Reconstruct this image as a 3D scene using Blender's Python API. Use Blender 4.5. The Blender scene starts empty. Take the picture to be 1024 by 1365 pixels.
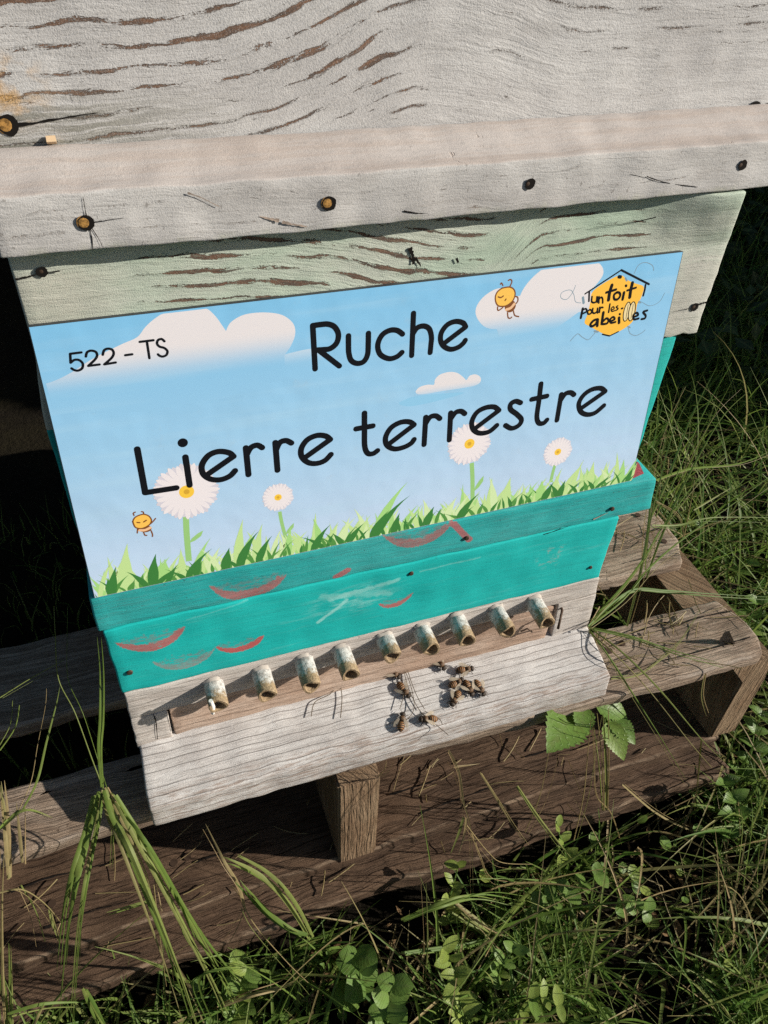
import bpy, bmesh, math, random
import numpy as np
from mathutils import Vector, Matrix, noise as mnoise

random.seed(7); rng = np.random.default_rng(11)
D = bpy.data; SC = bpy.context.scene; COL = SC.collection

# ------------------------------------------------------------------ camera, world, sun, exposure
CR = Matrix(((0.94335074, -0.1895514, 0.27232268), (-0.32872524, -0.64536107, 0.68952795), (0.04504547, -0.73998605, -0.67111218)))
CP = Vector((0.04711993, -0.39718981, 0.16818967))
cam_d = D.cameras.new('camera'); cam = D.objects.new('camera', cam_d); COL.objects.link(cam)
cam_d.sensor_fit = 'VERTICAL'; cam_d.angle_y = 2 * math.atan(682.5 / 1028.0)
cam_d.clip_start = 0.02; cam_d.clip_end = 400
_m = CR @ Matrix(((1, 0, 0), (0, -1, 0), (0, 0, -1)))
cam.matrix_world = Matrix.Translation(CP) @ _m.to_4x4()
SC.camera = cam

TO_SUN = Vector((2.2, -0.9, 1.0)).normalized()
w = D.worlds.new('World'); SC.world = w; w.use_nodes = True
nt = w.node_tree; bg = nt.nodes['Background']
sky = nt.nodes.new('ShaderNodeTexSky'); sky.sky_type = 'NISHITA'; sky.sun_disc = False
sky.sun_elevation = math.asin(TO_SUN.z); sky.sun_rotation = math.atan2(TO_SUN.x, TO_SUN.y)
nt.links.new(sky.outputs[0], bg.inputs[0]); bg.inputs[1].default_value = 0.05
sun_d = D.lights.new('sun', 'SUN'); sun_d.energy = 5.0; sun_d.angle = math.radians(0.5); sun_d.color = (1.0, 0.935, 0.83)
sun = D.objects.new('sun', sun_d); COL.objects.link(sun)
sun.rotation_euler = TO_SUN.to_track_quat('Z', 'Y').to_euler(); sun.location = (3, -1, 3)
SC.view_settings.view_transform = 'Standard'; SC.view_settings.look = 'None'
SC.view_settings.exposure = 0.58; SC.view_settings.gamma = 1.0; SC.view_settings.use_curve_mapping = False
SC.render.engine = 'CYCLES'; SC.cycles.use_denoising = False

# ------------------------------------------------------------------ measuring helpers: a pixel of the 1024x1365 photograph to a place on a known plane
def ray(px, py):
    return CR @ Vector(((px - 512) / 1028.0, (py - 682.5) / 1028.0, 1.0))
def on(px, py, axis, val):
    r = ray(px, py); t = (val - CP[axis]) / r[axis]
    return CP + r * t
def at(px, py, y): return on(px, py, 1, y)

# ------------------------------------------------------------------ node helper
class G:
    def __init__(s, name):
        s.m = D.materials.new(name); s.m.use_nodes = True
        s.t = s.m.node_tree; s.t.nodes.clear()
        s.out = s.t.nodes.new('ShaderNodeOutputMaterial')
    def n(s, typ, **p):
        x = s.t.nodes.new(typ)
        for k, v in p.items(): setattr(x, k, v)
        return x
    def set(s, sock, v):
        if isinstance(v, bpy.types.NodeSocket): s.t.links.new(v, sock)
        elif isinstance(v, (tuple, list)) and len(v) == 3 and sock.type == 'RGBA': sock.default_value = (*v, 1)
        else: sock.default_value = v
    def math(s, op, a, b=0.0, c=0.0, clamp=False):
        x = s.n('ShaderNodeMath', operation=op, use_clamp=clamp)
        s.set(x.inputs[0], a); s.set(x.inputs[1], b); s.set(x.inputs[2], c)
        return x.outputs[0]
    def add(s, a, b): return s.math('ADD', a, b)
    def sub(s, a, b): return s.math('SUBTRACT', a, b)
    def mul(s, a, b): return s.math('MULTIPLY', a, b)
    def ss(s, x, a, b):
        r = s.n('ShaderNodeMapRange', interpolation_type='SMOOTHSTEP')
        s.set(r.inputs[0], x)
        if a < b: r.inputs[1].default_value = a; r.inputs[2].default_value = b; r.inputs[3].default_value = 0; r.inputs[4].default_value = 1
        else: r.inputs[1].default_value = b; r.inputs[2].default_value = a; r.inputs[3].default_value = 1; r.inputs[4].default_value = 0
        return r.outputs[0]
    def mix(s, f, a, b):
        x = s.n('ShaderNodeMix', data_type='RGBA')
        s.set(x.inputs[0], f); s.set(x.inputs[6], a); s.set(x.inputs[7], b)
        return x.outputs[2]
    def mixf(s, f, a, b):
        x = s.n('ShaderNodeMix', data_type='FLOAT')
        s.set(x.inputs[0], f); s.set(x.inputs[2], a); s.set(x.inputs[3], b)
        return x.outputs[0]
    def attr(s, name):
        x = s.n('ShaderNodeAttribute'); x.attribute_name = name; return x
    def sep(s, v):
        x = s.n('ShaderNodeSeparateXYZ'); s.set(x.inputs[0], v); return x.outputs
    def comb(s, a, b, c):
        x = s.n('ShaderNodeCombineXYZ')
        s.set(x.inputs[0], a); s.set(x.inputs[1], b); s.set(x.inputs[2], c); return x.outputs[0]
    def vmul(s, v, k):
        x = s.n('ShaderNodeVectorMath', operation='MULTIPLY'); s.set(x.inputs[0], v); x.inputs[1].default_value = k; return x.outputs[0]
    def noise(s, v, scale, detail=4, rough=0.55, dist=0.0):
        x = s.n('ShaderNodeTexNoise'); s.set(x.inputs['Vector'], v)
        x.inputs['Scale'].default_value = scale; x.inputs['Detail'].default_value = detail
        x.inputs['Roughness'].default_value = rough; x.inputs['Distortion'].default_value = dist
        return x.outputs[0]
    def dist2(s, xx, zz, cx, cz):
        a = s.sub(xx, cx); b = s.sub(zz, cz)
        return s.math('SQRT', s.add(s.mul(a, a), s.mul(b, b)))
    def bump(s, h, strength, distance):
        x = s.n('ShaderNodeBump'); s.set(x.inputs['Height'], h)
        x.inputs['Strength'].default_value = strength; x.inputs['Distance'].default_value = distance
        return x.outputs[0]
    def pbr(s, color, rough=0.8, normal=None, spec=0.3, metal=0.0):
        b = s.n('ShaderNodeBsdfPrincipled')
        s.set(b.inputs['Base Color'], color); s.set(b.inputs['Roughness'], rough)
        b.inputs['Specular IOR Level'].default_value = spec; b.inputs['Metallic'].default_value = metal
        if normal is not None: s.t.links.new(normal, b.inputs['Normal'])
        s.t.links.new(b.outputs[0], s.out.inputs[0]); return b

def flat_mat(name, c, rough=0.7, spec=0.3, metal=0.0, vary=0.0):
    g = G(name)
    col = c
    if vary:
        n1 = g.noise(g.attr('pc').outputs['Vector'], 420, 4, 0.7)
        col = g.mix(g.ss(n1, 0.3, 0.7), tuple(v * (1 - vary) for v in c), tuple(min(1, v * (1 + vary)) for v in c))
    g.pbr(col, rough, None, spec, metal); return g.m

def peel_paint(name, paint, paint2, wood, wood2, ring, region=None, amount=0.5, grime=(0.22, 0.20, 0.17), grime_amt=0.5, spacing=0.0105, fine=1.0, extra=None, gritk=1.0, strength=1.0, covk=0.5, flake=0.0):
    """weathered paint over wood: v = ring coordinate built by ring(g,x,z); paint flakes off along the growth rings"""
    g = G(name); pc = g.attr('pc').outputs['Vector']; x, y, z = g.sep(pc)
    v = ring(g, x, z) if ring else z
    wob = g.noise(g.comb(g.mul(x, 14.0), g.mul(v, 30.0), y), 1.0, 5, 0.62)
    vv = g.add(v, g.mul(g.sub(wob, 0.5), spacing * 1.3))
    rs = g.math('SINE', g.mul(vv, 2 * math.pi / spacing))                    # growth rings
    gv = g.comb(g.mul(x, 22.0), g.mul(vv, 620.0), g.mul(y, 300.0))
    fib = g.noise(gv, 1.0, 5, 0.65)                                           # fibres
    patch = g.noise(g.comb(g.mul(x, 27.0), g.mul(vv, 165.0), g.mul(y, 20.0)), 1.0, 5, 0.7)
    tiny = g.noise(pc, 900.0, 4, 0.7)
    broad = g.noise(g.comb(g.mul(x, 7.0), g.mul(z, 22.0), y), 1.0, 4, 0.6)
    cov = region(g, x, z) if region else amount
    w_ = g.mul(g.ss(g.add(patch, g.mul(g.sub(tiny, 0.5), 0.16)), 0.44, 0.62), g.mul(cov, covk))
    e = g.sub(g.add(rs, g.mul(g.sub(tiny, 0.5), 0.5)), g.sub(1.02, g.mul(w_, 1.5)))
    e = g.add(e, g.mul(g.ss(w_, 0.05, 0.0), -1.0))
    fl = g.noise(g.comb(g.mul(x, 70.0), g.mul(vv, 420.0), g.mul(y, 30.0)), 1.0, 5, 0.75)
    big_ = g.noise(g.comb(g.mul(x, 11.0), g.mul(z, 30.0), 8.0), 1.0, 3)
    peel = g.math('MAXIMUM', g.ss(e, 0.0, 0.16), g.mul(g.mul(g.ss(fl, 0.64, 0.69), g.ss(big_, 0.48, 0.60)), flake))
    pcol = g.mix(g.ss(broad, 0.35, 0.68), paint, paint2)
    pcol = g.mix(g.mul(g.ss(fib, 0.52, 0.75), 0.35 * grime_amt), pcol, grime)
    smear = g.noise(g.comb(g.mul(x, 9.0), g.mul(vv, 260.0), y), 1.0, 5, 0.75)
    pcol = g.mix(g.mul(g.ss(smear, 0.58, 0.74), 0.55 * grime_amt), pcol, grime)
    spk = g.noise(pc, 330.0, 2, 0.5)
    pcol = g.mix(g.mul(g.ss(spk, 0.69, 0.76), 0.8 * grime_amt), pcol, tuple(c * 0.5 for c in grime))
    hair = g.noise(g.comb(g.mul(x, 18.0), g.mul(vv, 900.0), 4.0), 1.0, 3, 0.6)
    pcol = g.mix(g.mul(g.ss(hair, 0.66, 0.74), 0.6 * grime_amt), pcol, tuple(c * 0.7 for c in grime))
    smu = g.noise(g.comb(g.mul(x, 26.0), g.mul(z, 44.0), 6.0), 1.0, 6, 0.75)
    pcol = g.mix(g.mul(g.ss(smu, 0.52, 0.72), 0.42 * grime_amt), pcol, grime)
    wcol = g.mix(g.ss(g.noise(g.comb(g.mul(x, 60.0), g.mul(vv, 400.0), y), 1.0, 4, 0.7), 0.35, 0.65), wood, wood2)
    edge = g.mul(g.ss(e, -0.30, 0.0), g.ss(e, 0.05, 0.0))
    pcol = g.mix(g.mul(edge, 0.45), pcol, tuple(c * 0.55 for c in paint))
    col = g.mix(peel, pcol, wcol)
    if extra: col = extra(g, x, z, col, fib, tiny)
    grit = g.noise(pc, 1500.0, 2, 0.6); gr2 = g.noise(g.comb(g.mul(x, 130.0), g.mul(vv, 700.0), g.mul(y, 400.0)), 1.0, 3, 0.6)
    col = g.mix(g.mul(g.ss(grit, 0.50, 0.66), 0.30 * gritk), col, tuple(c * 0.55 for c in paint))
    col = g.mix(g.mul(g.ss(grit, 0.46, 0.34), 0.30 * gritk), col, tuple(min(0.85, c * 1.25) for c in paint))
    col = g.mix(g.mul(g.ss(gr2, 0.54, 0.68), 0.28 * gritk), col, tuple(c * 0.6 for c in paint))
    h = g.add(g.mul(fib, 0.35 * fine), g.add(g.mul(rs, 0.05), g.add(g.mul(grit, 0.22), g.mul(gr2, 0.30))))
    h = g.sub(h, g.mul(peel, 0.9))
    g.pbr(col, 0.82, g.bump(h, strength, 0.0011), 0.25)
    return g.m

def grain_wood(name, c1, c2, dark, spacing=0.006, line=0.6, bumpd=0.0016, lich=None, ridge=1.0, lich_thr=0.62, wobk=1.0, regular=0.0, wear=None, edge_dirt=False):
    """bare weathered wood: irregular dark late-wood streaks, fibres, pits, silvering"""
    g = G(name); pc = g.attr('pc').outputs['Vector']; x, y, z = g.sep(pc)
    wob = g.noise(g.comb(g.mul(x, 3.0), g.mul(y, 9.0), g.mul(z, 9.0)), 1.0, 2)
    v = g.add(g.add(y, g.mul(z, 0.7)), g.mul(g.sub(wob, 0.5), spacing * wobk * 2))
    rn = g.noise(g.comb(g.mul(x, 5.0), g.mul(v, 0.8 / spacing), 0.0), 1.0, 4, 0.62)
    rdg = g.sub(1.0, g.math('ABSOLUTE', g.mul(g.sub(rn, 0.5), 5.0)))
    modl = g.noise(g.comb(g.mul(x, 14.0), g.mul(v, 180.0), 3.0), 1.0, 4, 0.65)
    ln = g.mul(g.ss(rdg, 0.55, 0.95), g.ss(modl, 0.36, 0.60))
    if regular:
        wv = g.noise(g.comb(g.mul(x, 9.0), g.mul(v, 60.0), 1.0), 1.0, 3)
        rs = g.math('SINE', g.mul(g.add(v, g.mul(g.sub(wv, 0.5), spacing * (0.9 if wobk > 0.2 else 0.45))), 2 * math.pi / spacing))
        ln = g.math('MAXIMUM', g.mul(ln, 0.6 if wobk > 0.2 else 0.2), g.mul(g.mul(g.ss(rs, 0.88, 1.0), g.ss(modl, 0.30, 0.54)), regular))
    fib = g.noise(g.comb(g.mul(x, 22.0), g.mul(y, 900.0), g.mul(z, 900.0)), 1.0, 6, 0.7)
    med = g.noise(g.comb(g.mul(x, 9.0), g.mul(v, 190.0), 7.0), 1.0, 6, 0.72)
    br = g.noise(g.comb(g.mul(x, 16.0), g.mul(y, 34.0), g.mul(z, 34.0)), 1.0, 6, 0.7)
    tiny = g.noise(pc, 700.0, 5, 0.75)
    spk = g.noise(pc, 260.0, 3, 0.6)
    col = g.mix(g.ss(br, 0.35, 0.65), c1, c2)
    col = g.mix(g.mul(g.ss(med, 0.50, 0.72), 0.50), col, dark)
    col = g.mix(g.mul(ln, line), col, dark)
    col = g.mix(g.mul(g.ss(fib, 0.52, 0.74), 0.45), col, dark)
    col = g.mix(g.mul(g.ss(tiny, 0.56, 0.72), 0.40), col, dark)
    col = g.mix(g.mul(g.ss(spk, 0.66, 0.74), 0.55), col, tuple(c * 0.6 for c in dark))
    if lich:
        l = g.noise(g.comb(g.mul(x, 40.0), g.mul(y, 80.0), g.mul(z, 80.0)), 1.0, 7, 0.8)
        col = g.mix(g.mul(g.ss(l, lich_thr, lich_thr + 0.08), 0.75), col, lich)
    grit = g.noise(pc, 1400.0, 2, 0.6); gr2 = g.noise(g.comb(g.mul(x, 110.0), g.mul(v, 800.0), g.mul(z, 300.0)), 1.0, 3, 0.6)
    col = g.mix(g.mul(g.ss(grit, 0.50, 0.66), 0.35), col, tuple(c * 0.5 for c in c1))
    col = g.mix(g.mul(g.ss(grit, 0.46, 0.34), 0.30), col, tuple(min(0.85, c * 1.35) for c in c2))
    col = g.mix(g.mul(g.ss(gr2, 0.54, 0.70), 0.35), col, dark)
    if edge_dirt:
        l2 = g.noise(g.comb(g.mul(x, 45.0), g.mul(g.add(y, g.mul(z, 0.9)), 420.0), 11.0), 1.0, 7, 0.78)
        col = g.mix(g.mul(g.mul(g.ss(y, -0.034, -0.046), g.ss(l2, 0.46, 0.60)), 0.72), col, (0.24, 0.165, 0.125))
    if wear:
        wn = g.noise(g.comb(g.mul(x, 30.0), g.mul(y, 90.0), g.mul(z, 90.0)), 1.0, 5, 0.7)
        col = g.mix(g.mul(g.mul(g.attr('wear').outputs['Fac'], g.ss(wn, 0.38, 0.62)), 0.75), col, wear)
    h = g.add(g.add(g.mul(fib, 0.4), g.add(g.mul(med, 0.4), g.mul(gr2, 0.35))), g.sub(g.mul(grit, 0.22), g.mul(ln, 0.7 * ridge)))
    g.pbr(col, 0.85, g.bump(h, 1.0, bumpd), 0.2)
    return g.m

# ------------------------------------------------------------------ mesh helper
class MB:
    def __init__(s): s.v = []; s.f = []; s.p = []; s.w = {}
    def addv(s, co, pc=None):
        s.v.append(tuple(co)); s.p.append(tuple(pc if pc is not None else co)); return len(s.v) - 1
    def box(s, x0, x1, y0, y1, z0, z1, seg=(8, 2, 2), r=0.002, jit=0.0004, fn=None, axis=0, off=(0, 0, 0), nsc=60.0):
        def cuts(a, b, n):
            rr = min(r, (b - a) * 0.45)
            return [a, a + rr * 0.4, a + rr] + [a + rr + (b - a - 2 * rr) * i / n for i in range(1, n)] + [b - rr, b - rr * 0.4, b]
        X, Y, Z = cuts(x0, x1, seg[0]), cuts(y0, y1, seg[1]), cuts(z0, z1, seg[2])
        idx = {}
        def V(i, j, k):
            key = (i, j, k)
            if key in idx: return idx[key]
            p = Vector((X[i], Y[j], Z[k]))
            rr = [min(r, (x1 - x0) * .45), min(r, (y1 - y0) * .45), min(r, (z1 - z0) * .45)]
            c = Vector((min(max(p.x, x0 + rr[0]), x1 - rr[0]), min(max(p.y, y0 + rr[1]), y1 - rr[1]), min(max(p.z, z0 + rr[2]), z1 - rr[2])))
            d = p - c
            if sum(abs(q) > 1e-9 for q in d) > 1: p = c + d.normalized() * min(rr)
            pc = p.copy()
            if jit:
                q = p * nsc + Vector(off) * 7
                p = p + Vector((mnoise.noise(q), mnoise.noise(q + Vector((31, 7, 3))), mnoise.noise(q + Vector((5, 91, 17))))) * jit * 1.6
            if fn: p = Vector(fn(p))
            if axis == 1: pc = Vector((pc.y, pc.x, pc.z))
            elif axis == 2: pc = Vector((pc.z, pc.x, pc.y))
            idx[key] = s.addv(p, pc + Vector(off))
            if sum(1 for q, (a_, b_) in zip((X[i], Y[j], Z[k]), ((x0, x1), (y0, y1), (z0, z1))) if q < a_ + r * .7 or q > b_ - r * .7) > 1: s.w[idx[key]] = 1.0
            return idx[key]
        nx, ny, nz = len(X) - 1, len(Y) - 1, len(Z) - 1
        for i in range(nx):
            for k in range(nz):
                s.f.append((V(i, 0, k), V(i + 1, 0, k), V(i + 1, 0, k + 1), V(i, 0, k + 1)))
                s.f.append((V(i, ny, k), V(i, ny, k + 1), V(i + 1, ny, k + 1), V(i + 1, ny, k)))
        for j in range(ny):
            for k in range(nz):
                s.f.append((V(0, j, k), V(0, j, k + 1), V(0, j + 1, k + 1), V(0, j + 1, k)))
                s.f.append((V(nx, j, k), V(nx, j + 1, k), V(nx, j + 1, k + 1), V(nx, j, k + 1)))
        for i in range(nx):
            for j in range(ny):
                s.f.append((V(i, j, 0), V(i, j + 1, 0), V(i + 1, j + 1, 0), V(i + 1, j, 0)))
                s.f.append((V(i, j, nz), V(i + 1, j, nz), V(i + 1, j + 1, nz), V(i, j + 1, nz)))
        return s
    def prism(s, pts, y0, y1, off=(0, 0, 0)):     # polygon in x,z extruded along y
        a = [s.addv((p[0], y0, p[1]), Vector((p[1], p[0], y0)) + Vector(off)) for p in pts]
        b = [s.addv((p[0], y1, p[1]), Vector((p[1], p[0], y1)) + Vector(off)) for p in pts]
        n = len(pts); s.f.append(tuple(a)); s.f.append(tuple(reversed(b)))
        for i in range(n): s.f.append((a[i], b[i], b[(i + 1) % n], a[(i + 1) % n]))
        return s
    def tube(s, path, rad, n=8, caps=True, pcf=None):
        path = [Vector(p) for p in path]; rings = []
        for i, p in enumerate(path):
            t = (path[min(i + 1, len(path) - 1)] - path[max(i - 1, 0)]).normalized()
            u = t.cross(Vector((0.31, 0.2, 0.93))); u = u.normalized() if u.length > 1e-4 else Vector((1, 0, 0))
            v = t.cross(u); rr = rad[i] if isinstance(rad, (list, tuple)) else rad
            rings.append([s.addv(p + (u * math.cos(2 * math.pi * k / n) + v * math.sin(2 * math.pi * k / n)) * rr, (i / max(1, len(path) - 1), math.cos(2 * math.pi * k / n), math.sin(2 * math.pi * k / n)) if pcf is None else pcf(i, k)) for k in range(n)])
        for a, b in zip(rings, rings[1:]):
            for k in range(n): s.f.append((a[k], a[(k + 1) % n], b[(k + 1) % n], b[k]))
        if caps: s.f.append(tuple(reversed(rings[0]))); s.f.append(tuple(rings[-1]))
        return rings
    def ribbon(s, path, widths, side, fold=0.25, tint=0.5):
        """a leaf blade: three verts across with a shallow V"""
        path = [Vector(p) for p in path]; prev = None
        for i, p in enumerate(path):
            t = (path[min(i + 1, len(path) - 1)] - path[max(i - 1, 0)]).normalized()
            sd = (side - t * side.dot(t)); sd = sd.normalized() if sd.length > 1e-5 else Vector((1, 0, 0))
            nn = t.cross(sd); wd = widths[i] * 0.5; f = i / (len(path) - 1)
            row = [s.addv(p - sd * wd + nn * wd * fold, (f, 0, tint)), s.addv(p, (f, 0.5, tint)), s.addv(p + sd * wd + nn * wd * fold, (f, 1, tint))]
            if prev:
                s.f.append((prev[0], row[0], row[1], prev[1])); s.f.append((prev[1], row[1], row[2], prev[2]))
            prev = row
    def build(s, name, mat, parent=None, smooth=True, loc=None):
        me = D.meshes.new(name)
        org = Vector((0, 0, 0))
        if loc is not None: org = Vector(loc)
        elif parent is not None: org = WORLD.get(parent.name, Vector((0, 0, 0)))
        me.from_pydata([(v[0] - org[0], v[1] - org[1], v[2] - org[2]) for v in s.v], [], s.f)
        a = me.attributes.new('pc', 'FLOAT_VECTOR', 'POINT')
        a.data.foreach_set('vector', np.asarray(s.p, dtype=np.float32).ravel())
        if s.w:
            wa = me.attributes.new('wear', 'FLOAT', 'POINT'); ww = np.zeros(len(s.v), dtype=np.float32); ww[list(s.w)] = 1.0; wa.data.foreach_set('value', ww)
        if mat: me.materials.append(mat)
        if smooth: me.polygons.foreach_set('use_smooth', [True] * len(me.polygons))
        me.update()
        o = D.objects.new(name, me); COL.objects.link(o)
        if parent is not None: o.parent = parent
        elif loc is not None: o.location = org
        if parent is None: WORLD[o.name] = org
        else: WORLD[o.name] = org
        if smooth:
            try: me.set_sharp_from_angle(angle=math.radians(50))
            except Exception: pass
        return o
WORLD = {}
def tag(o, label=None, cat=None, group=None, kind=None):
    if label: o['label'] = label
    if cat: o['category'] = cat
    if group: o['group'] = group
    if kind: o['kind'] = kind
    return o
def empty(name, loc, label, cat, group=None):
    o = D.objects.new(name, None); COL.objects.link(o); o.location = loc; o.empty_display_size = 0.02
    WORLD[o.name] = Vector(loc); return tag(o, label, cat, group)
def sm(a, b, x):
    t = min(1, max(0, (x - a) / (b - a))); return t * t * (3 - 2 * t)
def crom(pts, n=8):
    P = [Vector(p) for p in pts]
    if len(P) == 2: return P
    out = []
    for i in range(len(P) - 1):
        a, b, c, d = P[max(i - 1, 0)], P[i], P[i + 1], P[min(i + 2, len(P) - 1)]
        for k in range(n):
            t = k / n
            out.append(0.5 * ((2 * b) + (c - a) * t + (2 * a - 5 * b + 4 * c - d) * t * t + (3 * b - a - 3 * c + d) * t ** 3))
    out.append(P[-1]); return out

# ------------------------------------------------------------------ the ground and the masses behind
GZ = -0.69
g = G('soil'); pc = g.attr('pc').outputs['Vector']
n1 = g.noise(pc, 9, 6, 0.6); n2 = g.noise(pc, 120, 5, 0.7)
g.pbr(g.mix(g.ss(n1, 0.35, 0.7), (0.012, 0.009, 0.006), (0.022, 0.018, 0.009)), 0.95, g.bump(n2, 1.0, 0.02), 0.1); M_SOIL = g.m
mb = MB()
N = 90
xs = [math.copysign(abs(t) ** 3.0, t) * 60 for t in np.linspace(-1, 1, N)]
for j in range(N):
    for i in range(N):
        x, y = xs[i] + 0.4, xs[j] + 0.2
        z = GZ + 0.018 * mnoise.noise(Vector((x * 2.2, y * 2.2, 0.3))) + 0.006 * mnoise.noise(Vector((x * 11, y * 11, 1.3)))
        mb.addv((x, y, z))
for j in range(N - 1):
    for i in range(N - 1): mb.f.append((j * N + i, j * N + i + 1, (j + 1) * N + i + 1, (j + 1) * N + i))
tag(mb.build('ground', M_SOIL), kind='structure')
def gz(x, y): return GZ + 0.018 * mnoise.noise(Vector((x * 2.2, y * 2.2, 0.3))) + 0.006 * mnoise.noise(Vector((x * 11, y * 11, 1.3)))

def leaf_mat(name, stops, trans=0.35, rough=0.5, veins=0):
    g = G(name); at_ = g.attr('pc'); f, s_, t = g.sep(at_.outputs['Vector'])
    r = g.n('ShaderNodeValToRGB'); g.set(r.inputs[0], t)
    el = r.color_ramp.elements
    el[0].position = stops[0][0]; el[0].color = (*stops[0][1], 1); el[1].position = stops[-1][0]; el[1].color = (*stops[-1][1], 1)
    for p, c in stops[1:-1]:
        e = el.new(p); e.color = (*c, 1)
    col = r.outputs[0]
    geo = g.n('ShaderNodeNewGeometry'); nn = g.noise(geo.outputs['Position'], 160, 3)
    col = g.mix(g.mul(g.ss(nn, 0.45, 0.75), 0.35), col, (0.10, 0.085, 0.025))
    rib = g.ss(g.math('ABSOLUTE', g.sub(s_, 0.5)), 0.0, 0.12)
    col = g.mix(g.mul(g.sub(1.0, rib), 0.25), col, (0.16, 0.2, 0.08))
    vein = g.ss(g.math('SINE', g.mul(g.add(f, g.mul(g.math('ABSOLUTE', g.sub(s_, 0.5)), -0.55)), veins)), 0.80, 1.0) if veins else None
    if veins: col = g.mix(g.mul(vein, 0.13), col, (0.20, 0.26, 0.11))
    b = g.n('ShaderNodeBsdfPrincipled'); g.set(b.inputs['Base Color'], col); b.inputs['Roughness'].default_value = rough
    if veins: g.t.links.new(g.bump(g.sub(g.mul(nn, 0.8), g.mul(vein, 0.5)), 0.6, 0.0010), b.inputs['Normal'])
    b.inputs['Specular IOR Level'].default_value = 0.22
    tr = g.n('ShaderNodeBsdfTranslucent'); g.set(tr.inputs[0], col)
    mx = g.n('ShaderNodeMixShader'); mx.inputs[0].default_value = trans
    g.t.links.new(b.outputs[0], mx.inputs[1]); g.t.links.new(tr.outputs[0], mx.inputs[2]); g.t.links.new(mx.outputs[0], g.out.inputs[0])
    return g.m
M_GRASS = leaf_mat('grass_blades', [(0.0, (0.075, 0.16, 0.028)), (0.45, (0.165, 0.24, 0.05)), (0.72, (0.25, 0.275, 0.09)), (0.82, (0.31, 0.26, 0.12)), (1.0, (0.40, 0.30, 0.16))], 0.48, 0.5)
M_LEAF = leaf_mat('herb_leaves', [(0.0, (0.065, 0.15, 0.028)), (0.6, (0.145, 0.24, 0.05)), (1.0, (0.27, 0.33, 0.07))], 0.35, 0.42, 45.0)
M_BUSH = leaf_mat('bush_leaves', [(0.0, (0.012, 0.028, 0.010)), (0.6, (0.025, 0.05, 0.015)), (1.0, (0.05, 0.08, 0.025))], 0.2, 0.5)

# ------------------------------------------------------------------ wood and paint materials
def ring_plank(g, x, z):      # rings sweep up near the knot a little left of the middle
    k = g.ss(x, 0.02, 0.235); k3 = g.mul(k, g.mul(k, k))
    fall = g.ss(x, 0.225, 0.33)
    return g.sub(z, g.sub(g.add(g.mul(x, 0.025), g.mul(k3, 0.034)), g.mul(fall, 0.020)))
def reg_plank(g, x, z):
    left = g.mul(g.ss(x, 0.220, 0.185), g.ss(z, 0.048, 0.066))
    low = g.mul(g.ss(x, 0.235, 0.20), 0.35)
    right = g.mul(g.mul(g.ss(x, 0.245, 0.275), g.ss(z, 0.055, 0.085)), 0.26)
    kn = g.mul(g.ss(g.dist2(x, z, 0.205, 0.058), 0.030, 0.012), 0.33)
    return g.math('MAXIMUM', g.math('MAXIMUM', left, kn), g.math('MAXIMUM', low, right))
def plank_dirt(g, x, z, col, fib, tiny):
    d = g.mul(g.ss(x, 0.16, 0.02), g.mul(g.ss(z, 0.068, 0.052), g.ss(fib, 0.36, 0.58)))
    col = g.mix(g.mul(d, 0.85), col, (0.16, 0.155, 0.12))
    o = g.noise(g.comb(g.mul(x, 60.0), g.mul(z, 90.0), 0.0), 1.0, 4)
    om = g.mul(g.ss(g.dist2(x, g.mul(z, 1.0), 0.018, 0.066), 0.022, 0.004), g.ss(o, 0.42, 0.6))
    return g.mix(g.mul(om, 0.8), col, (0.55, 0.33, 0.12))
M_PLANK = peel_paint('white_paint_flaking', (0.465, 0.455, 0.45), (0.56, 0.555, 0.55), (0.20, 0.105, 0.06), (0.09, 0.06, 0.045), ring_plank, reg_plank, spacing=0.0098, covk=0.40, flake=0.9, extra=plank_dirt)
def ledge_dirt(g, x, z, col, fib, tiny):
    n_ = g.noise(g.comb(g.mul(x, 14.0), g.mul(z, 70.0), 0.0), 1.0, 5, 0.7)
    m = g.mul(g.ss(n_, 0.48, 0.68), g.ss(x, 0.33, 0.02))
    _, yy, _ = g.sep(g.attr('pc').outputs['Vector'])
    top = g.mul(g.ss(z, 0.0316, 0.0326), g.ss(yy, -0.0125, -0.0095))
    n3 = g.noise(g.comb(g.mul(x, 8.0), g.mul(yy, 110.0), 9.0), 1.0, 6, 0.72)
    col = g.mix(g.mul(top, 0.62), col, (0.40, 0.345, 0.315))
    col = g.mix(g.mul(g.mul(top, g.ss(n3, 0.44, 0.60)), g.mixf(g.ss(x, 0.05, 0.32), 0.65, 0.30)), col, (0.34, 0.245, 0.185))
    eg = g.noise(g.comb(g.mul(x, 50.0), 0.0, 0.0), 1.0, 5, 0.7)
    bt = g.mul(g.ss(z, 0.0095, 0.0055), g.ss(eg, 0.45, 0.6))
    col = g.mix(g.mul(bt, 0.45), col, (0.43, 0.44, 0.34))
    return g.mix(g.mul(g.mul(m, g.ss(z, 0.022, 0.036)), 0.55), col, (0.42, 0.29, 0.20))
M_LEDGE = peel_paint('white_paint_worn', (0.455, 0.44, 0.43), (0.55, 0.54, 0.53), (0.26, 0.18, 0.13), (0.15, 0.11, 0.085), None, None, flake=0.8, amount=0.10, spacing=0.011, grime=(0.28, 0.25, 0.225), grime_amt=0.75, extra=ledge_dirt, strength=0.7)
def ring_super(g, x, z):
    k = g.ss(x, 0.03, 0.262)
    return g.add(z, g.sub(g.mul(g.mul(k, k), 0.030), g.mul(g.ss(x, 0.258, 0.30), 0.03)))
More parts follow.
